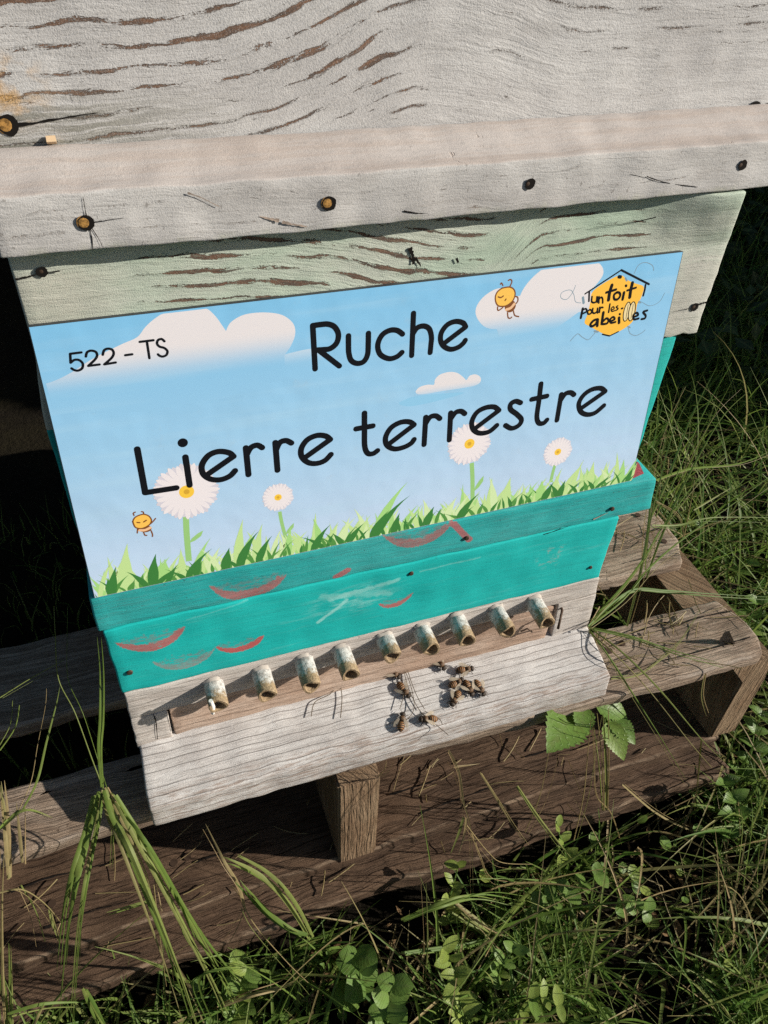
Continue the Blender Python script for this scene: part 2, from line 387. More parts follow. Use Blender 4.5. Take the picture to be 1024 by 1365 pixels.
def reg_super(g, x, z):
    left = g.mul(g.ss(x, 0.045, 0.10), g.ss(x, 0.266, 0.245))
    right = g.mul(g.mul(g.ss(x, 0.27, 0.30), g.ss(x, 0.39, 0.36)), 0.40)
    return g.math('MAXIMUM', left, right)
def super_bare(g, x, z, col, fib, tiny):
    r = g.mul(g.ss(x, 0.395, 0.415), g.ss(g.add(z, g.mul(g.sub(fib, 0.5), 0.03)), -0.03, -0.05))
    col = g.mix(g.mul(r, 0.75), col, (0.53, 0.495, 0.46))
    l = g.mul(g.ss(x, 0.06, 0.02), g.ss(z, -0.004, -0.012))
    return g.mix(g.mul(l, 0.6), col, (0.49, 0.465, 0.40))
M_SUPER = peel_paint('pale_green_paint_flaking', (0.40, 0.50, 0.40), (0.515, 0.545, 0.475), (0.17, 0.085, 0.055), (0.09, 0.055, 0.045), ring_super, reg_super, spacing=0.0082, covk=0.55, flake=0.9, grime=(0.26, 0.27, 0.21), extra=super_bare)

def px_xz(px, py, y=-0.0254):
    p = at(px, py, y); return p.x, p.z
CRES = [((336, 797), 0.0290, 0.6), ((206, 866), 0.0260, 0.7), ((250, 890), 0.0240, 0.12), ((322, 868), 0.0205, 1.0), ((526, 810), 0.0155, 0.75), ((556, 729), 0.0290, 0.45)]
def teal_marks(band):
    def f(g, x, z, col, fib, tiny):
        bl = g.noise(g.comb(g.mul(x, 12.0), g.mul(z, 130.0), 2.0), 1.0, 5, 0.7)
        col = g.mix(g.mul(g.ss(bl, 0.56, 0.72), 0.30), col, (0.16, 0.52, 0.50))
        stk = g.noise(g.comb(g.mul(x, 5.0), g.mul(z, 520.0), 6.0), 1.0, 4, 0.7)
        col = g.mix(g.mul(g.ss(stk, 0.52, 0.72), 0.30), col, (0.02, 0.25, 0.25)); col = g.mix(g.mul(g.ss(stk, 0.46, 0.30), 0.22), col, (0.10, 0.52, 0.50))
        def seg(a_, b_, wdt, c_, amt, nz=0.003):
            ax, az = px_xz(*a_); ex, ez = px_xz(*b_); L2 = (ex - ax) ** 2 + (ez - az) ** 2
            tt = g.math('MULTIPLY', g.add(g.mul(g.sub(x, ax), (ex - ax) / L2), g.mul(g.sub(z, az), (ez - az) / L2)), 1.0, clamp=True)
            dd = g.dist2(g.sub(x, g.mul(tt, ex - ax)), g.sub(z, g.mul(tt, ez - az)), ax, az)
            nn = g.noise(g.comb(g.mul(x, 160.0), g.mul(z, 300.0), 4.0), 1.0, 5, 0.7)
            return g.mix(g.mul(g.ss(g.add(dd, g.mul(g.sub(nn, 0.5), nz)), wdt, wdt * 0.3), amt), col, c_)
        if not band:
            col = seg((424, 829), (462, 800), 0.0022, (0.30, 0.64, 0.61), 0.75); col = seg((440, 800), (530, 772), 0.0030, (0.26, 0.60, 0.57), 0.65, 0.008)
            col = seg((430, 795), (520, 790), 0.0040, (0.22, 0.56, 0.53), 0.5, 0.012); col = seg((560, 762), (640, 742), 0.0012, (0.18, 0.55, 0.52), 0.5); col = seg((250, 826), (330, 800), 0.0010, (0.14, 0.52, 0.50), 0.45)
            col = seg((700, 716), (770, 690), 0.0016, (0.05, 0.30, 0.29), 0.5, 0.006)
        # light rubbed smear right of the middle
        cx, cz = px_xz(468, 800)
        sn = g.noise(g.comb(g.mul(g.add(x, g.mul(z, -0.6)), 40.0), g.mul(z, 160.0), 0.0), 1.0, 5, 0.7)
        sx = g.mul(g.sub(x, cx), 0.45)
        smd = g.math('SQRT', g.add(g.mul(sx, sx), g.mul(g.sub(z, cz), g.sub(z, cz))))
        col = g.mix(g.mul(g.mul(g.ss(smd, 0.022, 0.004), g.ss(sn, 0.46, 0.62)), 0.55), col, (0.28, 0.60, 0.57))
        cx, cz = px_xz(735, 740)
        sn2 = g.noise(g.comb(g.mul(x, 90.0), g.mul(z, 200.0), 5.0), 1.0, 4, 0.7)
        col = g.mix(g.mul(g.mul(g.ss(g.dist2(x, z, cx, cz), 0.018, 0.006), g.ss(sn2, 0.52, 0.64)), 0.7), col, (0.32, 0.36, 0.33))
        for (c, R, redness) in CRES:
            bx, bz = px_xz(*c)
            d1 = g.dist2(x, z, bx, bz + R)
            zz = g.mul(g.sub(z, bz + R * 1.25), 1.12)
            d2 = g.math('SQRT', g.add(g.mul(g.sub(x, bx - 0.001), g.sub(x, bx - 0.001)), g.mul(zz, zz)))
            dn = g.mul(g.sub(tiny, 0.5), 0.0050)
            disc = g.mul(g.ss(g.add(d1, dn), R, R - 0.0008), g.ss(g.add(z, g.mul(g.sub(g.noise(g.comb(g.mul(x, 120.0), g.mul(z, 60.0), 2.0), 1.0, 4, 0.7), 0.5), 0.026)), bz + R * 0.70, bz + R * 0.60))
            cn = g.noise(g.comb(g.mul(x, 170.0), g.mul(z, 330.0), 8.0), 1.0, 5, 0.75)
            cres = g.mul(g.mul(disc, g.ss(g.add(g.add(d2, dn), g.mul(g.sub(cn, 0.5), 0.010)), R * 1.03, R * 1.07)), g.ss(cn, 0.30, 0.42))
            rub = g.mul(disc, g.ss(g.noise(g.comb(g.mul(x, 140.0), g.mul(z, 420.0), 0.0), 1.0, 4, 0.7), 0.45, 0.54))
            col = g.mix(g.mul(rub, 0.62), col, (0.17, 0.20, 0.20))
            rimm = g.mul(disc, g.ss(g.add(d1, dn), R - 0.0026, R - 0.0012))
            col = g.mix(g.mul(rimm, 0.55), col, (0.28, 0.25, 0.23))
            col = g.mix(g.mul(cres, 0.35 + 0.6 * redness), col, (0.46, 0.075, 0.075) if redness > 0.3 else (0.30, 0.22, 0.21))
        if band:
            b2 = g.noise(g.comb(g.mul(x, 30.0), g.mul(z, 500.0), 3.0), 1.0, 5, 0.75)
            col = g.mix(g.mul(g.ss(b2, 0.48, 0.66), 0.34), col, (0.10, 0.19, 0.20))
            for (a_, b_) in (((605, 699), (626, 719)), ((448, 769), (464, 760)), ((852, 628), (856, 622))):
                ax, az = px_xz(*a_); ex, ez = px_xz(*b_); L2 = (ex - ax) ** 2 + (ez - az) ** 2
                tt = g.math('MULTIPLY', g.add(g.mul(g.sub(x, ax), (ex - ax) / L2), g.mul(g.sub(z, az), (ez - az) / L2)), 1.0, clamp=True)
                dd = g.dist2(g.sub(x, g.mul(tt, ex - ax)), g.sub(z, g.mul(tt, ez - az)), ax, az)
                col = g.mix(g.mul(g.ss(g.add(dd, g.mul(g.sub(tiny, 0.5), 0.003)), 0.0032, 0.0022), 0.8), col, (0.45, 0.07, 0.08))
        return col
    return f
M_TEAL = peel_paint('turquoise_paint', (0.004, 0.40, 0.385), (0.010, 0.44, 0.42), (0.20, 0.22, 0.20), (0.10, 0.11, 0.10), None, None, amount=0.02, spacing=0.009, grime=(0.03, 0.22, 0.21), grime_amt=0.35, extra=teal_marks(False), gritk=0.35, strength=0.5)
M_TEALB = peel_paint('turquoise_paint_worn', (0.015, 0.36, 0.36), (0.04, 0.385, 0.385), (0.20, 0.24, 0.23), (0.10, 0.11, 0.10), None, None, amount=0.08, spacing=0.008, grime=(0.05, 0.17, 0.17), grime_amt=0.8, extra=teal_marks(True), gritk=0.8, strength=0.8)
M_TEALP = peel_paint('turquoise_paint_plain', (0.01, 0.37, 0.34), (0.025, 0.40, 0.37), (0.2, 0.22, 0.2), (0.1, 0.1, 0.1), None, None, amount=0.06, spacing=0.009, grime=(0.04, 0.18, 0.18), grime_amt=0.6, strength=0.6)
M_GREY = grain_wood('grey_painted_wood', (0.48, 0.44, 0.405), (0.57, 0.53, 0.495), (0.33, 0.27, 0.235), 0.009, 0.35, 0.0008)
M_LAND = grain_wood('landing_wood', (0.485, 0.46, 0.445), (0.60, 0.58, 0.565), (0.21, 0.175, 0.155), 0.0066, 0.95, 0.0014, lich=(0.25, 0.165, 0.12), lich_thr=0.64, wobk=0.15, regular=0.62, edge_dirt=True)
M_RECESS = grain_wood('bare_pinkish_wood', (0.40, 0.28, 0.21), (0.50, 0.385, 0.31), (0.22, 0.135, 0.09), 0.007, 0.45, 0.001)
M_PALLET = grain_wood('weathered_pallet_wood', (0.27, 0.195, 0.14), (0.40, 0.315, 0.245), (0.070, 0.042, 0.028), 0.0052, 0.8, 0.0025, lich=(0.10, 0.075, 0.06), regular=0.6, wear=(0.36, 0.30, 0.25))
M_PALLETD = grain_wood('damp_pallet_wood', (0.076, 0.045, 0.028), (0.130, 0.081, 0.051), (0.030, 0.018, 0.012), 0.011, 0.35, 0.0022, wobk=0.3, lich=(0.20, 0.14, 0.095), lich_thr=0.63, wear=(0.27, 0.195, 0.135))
M_BLOCK = grain_wood('pallet_stringer_wood', (0.19, 0.12, 0.07), (0.27, 0.19, 0.12), (0.075, 0.046, 0.030), 0.009, 0.35, 0.0025, lich=(0.10, 0.07, 0.05))
M_DARK = flat_mat('crack_dark', (0.012, 0.01, 0.009), 0.95, 0.1)
M_NAIL = flat_mat('rusty_nail', (0.06, 0.036, 0.023), 0.7, 0.4, 0.3)
M_LITWALL = flat_mat('amber_lit_hole_wall', (0.30, 0.16, 0.045), 0.7, 0.2, 0.0, 0.8)  # sunlight on the inner wall of a nail hole, painted as amber

# ------------------------------------------------------------------ small decoration on a vertical board: all things have thickness or lie a hair proud
def disc_on(mb, c, r, y, n=14, ry=None, bump=0.0):
    ctr = mb.addv((c[0], y - bump, c[1]))
    ring = [mb.addv((c[0] + math.cos(2 * math.pi * k / n) * r * random.uniform(.9, 1.1), y, c[1] + math.sin(2 * math.pi * k / n) * (ry or r) * random.uniform(.9, 1.1))) for k in range(n)]
    for k in range(n): mb.f.append((ctr, ring[k], ring[(k + 1) % n]))
def nail_part(parent, px, py, y, r=0.0040, lit_wall=True, dark=0.26):
    p = at(px, py, y); mb = MB(); disc_on(mb, (p.x, p.z), r, y - 0.00035)
    h = mb.build('nail_hole', M_DARK, parent, False)
    mb = MB()
    c = (p.x - (r * dark), p.z + r * 0.05); rr = r * (0.88 if lit_wall else 0.5)  # shifted left, leaving a dark crescent as the hole's painted shade
    ctr = mb.addv((c[0], y - 0.0005, c[1]))
    prev = None
    for q, (ff, dy) in enumerate(((0.6, 0.0004), (1.0, 0.0002))):
        ring = [mb.addv((c[0] + math.cos(2 * math.pi * k / 12) * rr * ff, y - dy, c[1] + math.sin(2 * math.pi * k / 12) * rr * ff)) for k in range(12)]
        for k in range(12):
            if prev is None: mb.f.append((ctr, ring[(k + 1) % 12], ring[k]))
            else: mb.f.append((prev[k], prev[(k + 1) % 12], ring[(k + 1) % 12], ring[k]))
        prev = ring
    mb.build('nail', M_LITWALL if lit_wall else M_NAIL, h, True)  # amber disc paints the hole's sunlit inner wall; the rusty one is a nail
def crack_part(parent, pts, y, w0, w1, name='crack', mat=None):
    P = [at(a, b, y) for a, b in pts]; P = crom([(p.x, p.z, 0) for p in P], 6); mb = MB(); prev = None; n = len(P)
    for i, p in enumerate(P):
        t = (P[min(i + 1, n - 1)] - P[max(0, i - 1)]).normalized(); nn = Vector((-t.y, t.x, 0))
        wd = (w0 + (w1 - w0) * i / (n - 1)) * random.uniform(.5, 1.2)
        q = p + nn * random.uniform(-.2, .2) * w0
        row = (mb.addv((q.x - nn.x * wd, y - 0.0003, q.y - nn.y * wd)), mb.addv((q.x + nn.x * wd, y - 0.0003, q.y + nn.y * wd)))
        if prev: mb.f.append((prev[0], row[0], row[1], prev[1]))
        prev = row
    return mb.build(name, mat or M_DARK, parent, False)

# ------------------------------------------------------------------ the hive, lifted apart: roof, super, body, floor
DEP = 0.45
roof = empty('hive_roof', (0.23, 0.22, 0.0), 'flaking white wooden hive roof with a nailed ledge, topmost tier of the hive', 'hive roof')
YP = 0.031
MB().box(-0.012, 0.474, YP, YP + 0.024, 0.018, 0.172, (60, 2, 18), 0.002, 0.0006).build('front_board', M_PLANK, roof)
MB().box(-0.012, 0.012, YP + 0.0245, DEP - 0.02, 0.018, 0.172, (2, 16, 6), 0.002, 0.0004, axis=1, off=(3, 0, 0)).build('side_board', M_LEDGE, roof)
MB().box(0.450, 0.474, YP + 0.0245, DEP - 0.02, 0.018, 0.172, (2, 16, 6), 0.002, 0.0004, axis=1, off=(5, 0, 0)).build('side_board', M_LEDGE, roof)
MB().box(-0.012, 0.474, DEP - 0.0195, DEP + 0.004, 0.018, 0.172, (16, 2, 6), 0.002, 0.0004, off=(8, 0, 0)).build('back_board', M_LEDGE, roof)
MB().box(-0.02, 0.482, YP - 0.008, DEP + 0.012, 0.1725, 0.186, (16, 12, 2), 0.002, 0.0004, off=(11, 0, 0)).build('lid_board', M_LEDGE, roof)
def ledge_fn(p):
    zt = p.z
    if p.z > 0.02: zt = p.z + 0.0085 * sm(-0.007, YP - 0.002, p.y)
    return (p.x, p.y, zt - 0.0006 * math.sin(p.x * 9))
MB().box(-0.002, 0.472, -0.0105, YP - 0.0006, 0.0045, 0.0328, (90, 8, 8), 0.0013, 0.0006, ledge_fn, off=(0.7, 0, 0)).build('trim_board', M_LEDGE, roof)
for px, py in ((115, 297), (439, 271)): nail_part(roof, px, py, -0.0112, 0.0039)
for px, py in ((707, 245), (990, 220)): nail_part(roof, px, py, -0.0110, 0.0031, False, 0.5)
nail_part(roof, 11, 167, YP - 0.0003, 0.0048); nail_part(roof, 1005, 144, YP - 0.0003, 0.0045, False, 0.4)
crack_part(roof, [(22, 167), (50, 163), (84, 157), (130, 150)], YP - 0.0003, 0.0009, 0.0001)
crack_part(roof, [(1003, 147), (975, 150), (940, 156)], YP - 0.0003, 0.0008, 0.0001)
crack_part(roof, [(1008, 142), (1024, 138), (1040, 135)], YP - 0.0003, 0.0008, 0.0004)
crack_part(roof, [(118, 300), (122, 315), (124, 333)], -0.0107, 0.0004, 0.0002)
crack_part(roof, [(116, 292), (113, 276), (111, 262)], -0.0107, 0.00035, 0.0001)
crack_part(roof, [(122, 303), (131, 317), (138, 331)], -0.0107, 0.0003, 0.0001)
crack_part(roof, [(125, 296), (145, 293), (165, 290)], -0.0107, 0.0003, 0.0001)
M_STAIN = flat_mat('brown_bare_grain', (0.33, 0.265, 0.22), 0.9, 0.1, 0, 0.4)
crack_part(roof, [(346, 288), (358, 291), (372, 294)], -0.0107, 0.0003, 0.0010, 'stain', M_STAIN); crack_part(roof, [(376, 296), (392, 299), (409, 302)], -0.0107, 0.0009, 0.0004, 'stain', M_STAIN); crack_part(roof, [(250, 257), (268, 263), (292, 275)], -0.0107, 0.0005, 0.0002, 'stain', M_STAIN)
crack_part(roof, [(862, 235), (890, 244), (930, 249)], -0.0107, 0.0003, 0.0002)
crack_part(roof, [(840, 232), (862, 237)], -0.0107, 0.0002, 0.0002)
crack_part(roof, [(538, 281), (556, 284), (570, 284)], -0.0107, 0.0005, 0.0002)
mb = MB(); q = on(71, 204, 2, 0.0415)
for k in range(6): mb.addv((q.x - 0.0022 + 0.0044 * (k // 3), YP - 0.001 - 0.0035 * (k % 3 == 1), q.z + (0, 0.0022, 0.0040)[k % 3]))
mb.f = [(0, 1, 4, 3), (1, 2, 5, 4), (0, 2, 1), (3, 4, 5)]; mb.build('wood_chip', flat_mat('pale_chip', (0.62, 0.45, 0.28)), roof, False)

sup = empty('super_box', (0.22, 0.22, -0.10), 'pale green flaking hive box wedged under the roof ledge', 'hive box')
def super_fn(p):
    x = p.x
    if x < 0.1: x -= 0.006 * sm(-0.04, -0.1025, p.z) * (1 - p.x / 0.1)
    y = p.y
    z = p.z; fw = sm(0.352, 0.432, p.x) * max(0.0, min(1.0, (p.z + 0.034) / 0.032)) if p.y < 0.02 else 0
    y -= 0.0110 * fw; x -= 0.0105 * fw
    if p.z < -0.09 and p.x > 0.36: z += 0.0022 * mnoise.noise(Vector((p.x * 160, 0, 3)))
    if p.x > 0.4385: x += 0.0005 * mnoise.noise(Vector((p.z * 150, 4, 3)))
    return (x, y, z)
MB().box(0.0, 0.4404, 0.0, 0.022, -0.1025, 0.0035, (80, 2, 40), 0.0014, 0.0003, super_fn).build('front_board', M_SUPER, sup)
MB().box(0.0, 0.022, 0.0225, DEP - 0.0225, -0.1025, 0.0178, (2, 12, 5), 0.0016, 0.0004, axis=1, off=(2, 0, 0)).build('side_board', M_SUPER, sup)
MB().box(0.4185, 0.4404, 0.0225, DEP - 0.0225, -0.1025, 0.0178, (2, 12, 5), 0.0016, 0.0004, axis=1, off=(4, 0, 0)).build('side_board', M_SUPER, sup)
MB().box(0.0, 0.4404, DEP - 0.022, DEP, -0.1025, 0.0178, (12, 2, 5), 0.0016, 0.0004, off=(6, 0, 0)).build('back_board', M_SUPER, sup)
MB().box(0.03, 0.44, 0.0235, DEP - 0.0235, 0.006, 0.0165, (4, 4, 1), 0.001, 0, off=(6, 0, 0)).build('cover_board', M_SUPER, sup)
nail_part(sup, 968, 268, -0.0005, 0.0032, False); nail_part(sup, 926, 409, -0.0006, 0.0032, False)
crack_part(sup, [(962, 270), (925, 278), (880, 288), (838, 297), (790, 303)], -0.0012, 0.0005, 0.0001)
crack_part(sup, [(972, 266), (983, 264), (991, 262)], -0.0016, 0.0008, 0.0006)
crack_part(sup, [(929, 407), (936, 404), (942, 403)], -0.0008, 0.0008, 0.0007)
crack_part(sup, [(920, 411), (908, 413), (898, 416)], -0.0008, 0.0003, 0.0001)
crack_part(sup, [(546, 330), (550, 340), (551, 352)], -0.0006, 0.0014, 0.0008)
crack_part(sup, [(553, 344), (558, 350), (561, 355)], -0.0006, 0.0012, 0.0004)
crack_part(sup, [(608, 344), (611, 350)], -0.0006, 0.0008, 0.0005)
nail_part(sup, 56, 362, -0.0006, 0.0028, False, 0.1)
crack_part(sup, [(20, 372), (40, 368), (56, 364), (80, 361)], -0.0006, 0.0005, 0.0003)

body = empty('brood_box', (0.21, 0.22, -0.2515), 'turquoise hive box set back behind the sign with a worn projecting foot strip', 'hive box')
MB().box(-0.0062, 0.4268, 0.003, 0.024, -0.2165, -0.1030, (40, 2, 12), 0.0018, 0.0005).build('front_board', M_TEALP, body)
MB().box(-0.0062, 0.0155, 0.0245, DEP - 0.0225, -0.2165, -0.1030, (2, 12, 5), 0.0016, 0.0004, axis=1, off=(2, 0, 0)).build('side_board', M_TEALP, body)
MB().box(0.4050, 0.4268, 0.0245, DEP - 0.0225, -0.2165, -0.1030, (2, 12, 5), 0.0016, 0.0004, axis=1, off=(4, 0, 0)).build('side_board', M_TEALP, body)
MB().box(-0.0062, 0.4268, DEP - 0.022, DEP, -0.2165, -0.1030, (12, 2, 5), 0.0016, 0.0004, off=(6, 0, 0)).build('back_board', M_TEALP, body)
def strip_fn(p):
    x = p.x
    if x > 0.3: x += (-0.2165 - p.z) * 0.15 * (p.x - .3) / .127
    if x < 0.1: x += (-0.2165 - p.z) * -0.04
    z = p.z
    if p.y < 0.0 and p.z < -0.24: z -= 0.0
    return (x, p.y, z)
MB().box(-0.0075, 0.4268, -0.0254, DEP, -0.2515, -0.2170, (70, 8, 8), 0.0016, 0.0005, strip_fn).build('foot_strip', M_TEALB, body)
M_RED = flat_mat('old_red_paint', (0.36, 0.07, 0.085), 0.8, 0.2, 0, 0.4)
mb = MB(); tri = [on(843, 638, 2, -0.2166), on(858.5, 631, 2, -0.2166), on(852, 617, 2, -0.2166), on(849, 615, 2, -0.2166)]
for p in tri: mb.addv((p.x, p.y, -0.21665))
mb.f = [(0, 1, 2, 3)]; mb.build('red_patch', M_RED, body, False)
def screw_part(parent, px, py, y, r=0.0026):
    p = at(px, py, y); mb = MB()
    prev = None
    for rr, dy in ((r, 0.0), (r * 0.85, 0.0011), (r * 0.45, 0.0013)):
        ring = [mb.addv((p.x + math.cos(2 * math.pi * k / 12) * rr, y - dy, p.z + math.sin(2 * math.pi * k / 12) * rr)) for k in range(12)]
        if prev:
            for k in range(12): mb.f.append((prev[k], prev[(k + 1) % 12], ring[(k + 1) % 12], ring[k]))
        prev = ring
    mb.f.append(tuple(prev)); mb.build('screw', M_NAIL, parent, False)
for px, py in ((816, 678), (622, 717), (548, 764)): screw_part(body, px, py, -0.0255, 0.0021)
crack_part(body, [(725, 712), (745, 706), (760, 700)], -0.0256, 0.0006, 0.0002)
crack_part(body, [(791, 692), (802, 687), (811, 683)], -0.0256, 0.0007, 0.0002, 'scratch', M_STAIN)

floor = empty('hive_floor', (0.2, 0.2, -0.44), 'hive floor with turquoise front, pegged grey entrance and sloping landing board', 'hive floor')
YF = -0.0258
MB().box(-0.0062, 0.4022, YF, DEP, -0.3254, -0.2520, (60, 8, 14), 0.0016, 0.0005).build('upper_board', M_TEAL, floor)
screw_part(floor, 173, 896, YF - 0.0003, 0.0024); screw_part(floor, 787, 756, YF - 0.0003, 0.0018)
mb = MB()
def rt(x): return -0.3590 + 0.0105 * sm(0.02, 0.37, x)      # slightly skewed top edge of the entrance slot
def grey_fn(p):
    x = p.x + (0.0012 * mnoise.noise(Vector((p.z * 140, 2, 3))) if p.x < 0.0 else 0)
    x -= 0.0055 * (-0.3256 - p.z) / 0.07 * (-1 if p.x > 0.3 else 0.3)
    return (x, p.y, p.z)
def grey_top(p):
    f = (p.z + 0.3604) / (0.3604 - 0.3260); z = rt(p.x) + f * (-0.3260 - rt(p.x)); q = grey_fn(p); return (q[0], q[1], z)
mb.box(-0.0050, 0.4030, YF, -0.004, -0.3604, -0.3260, (60, 2, 8), 0.0012, 0.0004, grey_top)
def grey_side(p):
    f = (p.z + 0.3990) / (0.3990 - 0.3608); z = -0.3990 + f * (rt(p.x) + 0.3990 - 0.0003); q = grey_fn(p); return (q[0], q[1], z)
mb.box(-0.0050, 0.0228, YF - 0.0002, -0.004, -0.3990, -0.3608, (8, 2, 8), 0.0008, 0.0003, grey_side)
mb.box(0.3640, 0.4030, YF - 0.0002, -0.004, -0.3990, -0.3608, (8, 2, 8), 0.0008, 0.0003, grey_side)
mb.build('entrance_board', M_GREY, floor)
MB().box(0.0236, 0.3632, YF + 0.0045, -0.004, -0.3995, -0.3560, (50, 2, 8), 0.001, 0.0005, lambda p: (p.x, p.y - 0.0035 * sm(-0.362, -0.39, p.z) * (1 - sm(.2, .36, p.x)) - 0.0042 * sm(0.20, 0.36, p.x), -0.3995 + (p.z + 0.3995) / 0.0435 * (rt(p.x) - 0.0032 + 0.0012 * mnoise.noise(Vector((p.x * 30, 1, 1))) + 0.3995))).build('slot_strip', M_RECESS, floor)
MB().box(-0.006, 0.4080, -0.0035, DEP, -0.4400, -0.3262, (12, 6, 6), 0.0015, 0.0004, off=(1, 0, 0)).build('floor_box', M_GREY, floor)
def land_fn(p):
    # local: y from 0 (hive) to -0.0515 (outer edge), z thickness; sloped 18 degrees
    a = math.radians(18.2); yy, zz = p.y, p.z
    y = -0.0258 + yy * math.cos(a) + (zz) * math.sin(a) * 0.25
    z = -0.3955 + yy * math.sin(a) + zz
    x = p.x
    return (x, y + 0.0008 * mnoise.noise(Vector((x * 40, 3, 1))) * (yy < -0.04), z)
MB().box(-0.0058, 0.4092, -0.0515, 0.020, -0.0255, 0.0, (90, 20, 6), 0.0022, 0.0006, land_fn, off=(0, 0, 0.3)).build('landing_board', M_LAND, floor)
crack_part(floor, [(204, 951), (208, 962), (210, 985)], YF - 0.0004, 0.0004, 0.0004)
crack_part(floor, [(225.5, 946), (228, 960), (231, 974)], YF - 0.0006, 0.0006, 0.0008)
crack_part(floor, [(196, 937), (215, 930), (240, 925)], YF - 0.0004, 0.0002, 0.0001)
# nine hollow pegs
g = G('peg_tube'); pc = g.attr('pc').outputs['Vector']; ax_, cx_, cz_ = g.sep(pc)
geo = g.n('ShaderNodeNewGeometry'); nz = g.noise(geo.outputs['Position'], 260, 5, 0.65); nz2 = g.noise(geo.outputs['Position'], 900, 3)
f_ = g.ss(g.add(ax_, g.mul(g.sub(nz, 0.5), 0.9)), 0.48, 0.78)
col = g.mix(f_, g.mix(g.ss(nz, 0.4, 0.65), (0.50, 0.49, 0.47), (0.27, 0.255, 0.235)), g.mix(g.ss(nz2, 0.35, 0.65), (0.33, 0.235, 0.135), (0.19, 0.13, 0.075)))
col = g.mix(g.mul(g.ss(ax_, 0.10, 0.0), 0.6), col, (0.07, 0.05, 0.04))
g.pbr(col, 0.6, g.bump(g.add(nz, g.mul(nz2, .4)), 0.7, 0.0015), 0.35); M_PEG = g.m
M_PEGIN = flat_mat('peg_hollow', (0.13, 0.075, 0.03), 0.9, 0.1)
BASES = [(284.4, 912.4), (347.9, 897.1), (405, 880.6), (454.6, 868), (512.8, 851.5), (562, 839.2), (608.5, 825.5), (660.5, 814.6), (711, 802.3)]
LENS = [0.0215, 0.0225, 0.026, 0.025, 0.0195, 0.0225, 0.024, 0.024, 0.0255]
random.seed(21)
for (bx, by), L in zip(BASES, LENS):
    p = at(bx, by, YF); mb = MB(); n = 18; rings = []
    prof = [(0.0, 0.0071), (0.06, 0.0078), (0.35, 0.0077), (0.7, 0.0076), (0.97, 0.0075), (1.0, 0.0071), (1.0, 0.0054), (0.93, 0.0050), (0.55, 0.0047)]
    ph = random.random() * 6; sx, sz = random.uniform(-.0008, .0008), random.uniform(-.0008, .0008)
    for (f, r) in prof:
        rings.append([mb.addv((p.x + math.cos(a) * r * (1 + 0.05 * math.sin(3 * a + ph)) + sx * f, YF + 0.002 - (L + 0.002 + (0.0012 * math.sin(2 * a + ph) if f > 0.9 else 0)) * f, p.z + math.sin(a) * r * (1 + 0.05 * math.cos(2 * a + ph)) + sz * f), (f, math.cos(a), math.sin(a))) for a in [2 * math.pi * k / n for k in range(n)]])
    for a, b in zip(rings, rings[1:]):
        for k in range(n): mb.f.append((a[k], a[(k + 1) % n], b[(k + 1) % n], b[k]))
    peg = mb.build('peg', M_PEG, floor)
    mb = MB(); y_ = YF + 0.002 - (L + 0.002) * 0.60
    ring = [mb.addv((p.x + math.cos(2 * math.pi * k / n) * 0.0049 + sx, y_, p.z + math.sin(2 * math.pi * k / n) * 0.0049 + sz)) for k in range(n)]
    mb.f.append(tuple(ring)); mb.build('peg_hollow', M_PEGIN, peg, False)
    mb = MB()                                            # dab of dried glue round the root, at the top
    a0 = random.uniform(0.6, 1.2)
    for k in range(9):
        a = a0 + k / 8 * 1.7
        for q, (r, yy) in enumerate(((0.0076, 0.0001), (0.0076 + random.uniform(.0012, .003), 0.0003), (0.0077, 0.0022))):
            mb.addv((p.x + math.cos(a) * r, YF - yy, p.z + math.sin(a) * r))
    for k in range(8): mb.f.append((3 * k + 1, 3 * k + 2, 3 * k + 5, 3 * k + 4))
    mb.build('glue_dab', flat_mat('dried_glue', (0.40, 0.36, 0.32)), peg)
# glue drip under the first peg, a bent nail and a thin bent dark tube at the right
p = at(284, 951, -0.045)
mb = MB(); q = at(281, 934, -0.046); mb.tube([q, (q + p) / 2 + Vector((0.0006, 0, 0)), p], [0.0016, 0.0020, 0.0013], 8); mb.build('glue_drip', flat_mat('white_glue', (0.72, 0.70, 0.66), 0.4), floor)
a = at(750, 811, YF); mb = MB(); mb.tube([a + Vector((0, 0.003, 0)), at(749.5, 814, -0.030), at(747, 825, -0.037), at(744, 838, -0.0400)], [0.0012, 0.0012, 0.0011, 0.0013], 7); mb.build('nail', M_NAIL, floor)
a = at(709, 842, -0.0225); mb = MB(); mb.tube([a + Vector((0, 0.003, 0)), at(709, 842, -0.0300), at(703, 838, -0.0315), at(694, 842, -0.0310)], 0.0008, 7); mb.build('nail', M_NAIL, floor)

# ------------------------------------------------------------------ the sign: dark composite panel leaning from the super to the foot strip
cTL, cTR, cBL, cBR = at(37.5, 436, -0.0042), at(911, 335.5, -0.0042), at(126, 797.5, -0.0292), at(842, 640.5, -0.0292)
nrm = (cTR - cTL).cross(cBL - cTL).normalized()
if nrm.y > 0: nrm = -nrm
EU = (cTR - cTL).normalized(); EV = -(nrm.cross(EU)).normalized()
if EV.z > 0: EV = -EV
def S(px, py):
    r = ray(px, py); t = (cTL - CP).dot(nrm) / r.dot(nrm); d = CP + r * t - cTL
    return Vector((d.dot(EU), d.dot(EV), 0))
SO = cTL
sign = empty('hive_sign', (cBL + cBR) / 2, 'printed sky-blue name sign with clouds, daisies and grass, fixed across the hive front', 'sign')
WORLD[sign.name] = Vector((cBL + cBR) / 2)
def sp(u, v, h): return SO + EU * u + EV * v + nrm * h
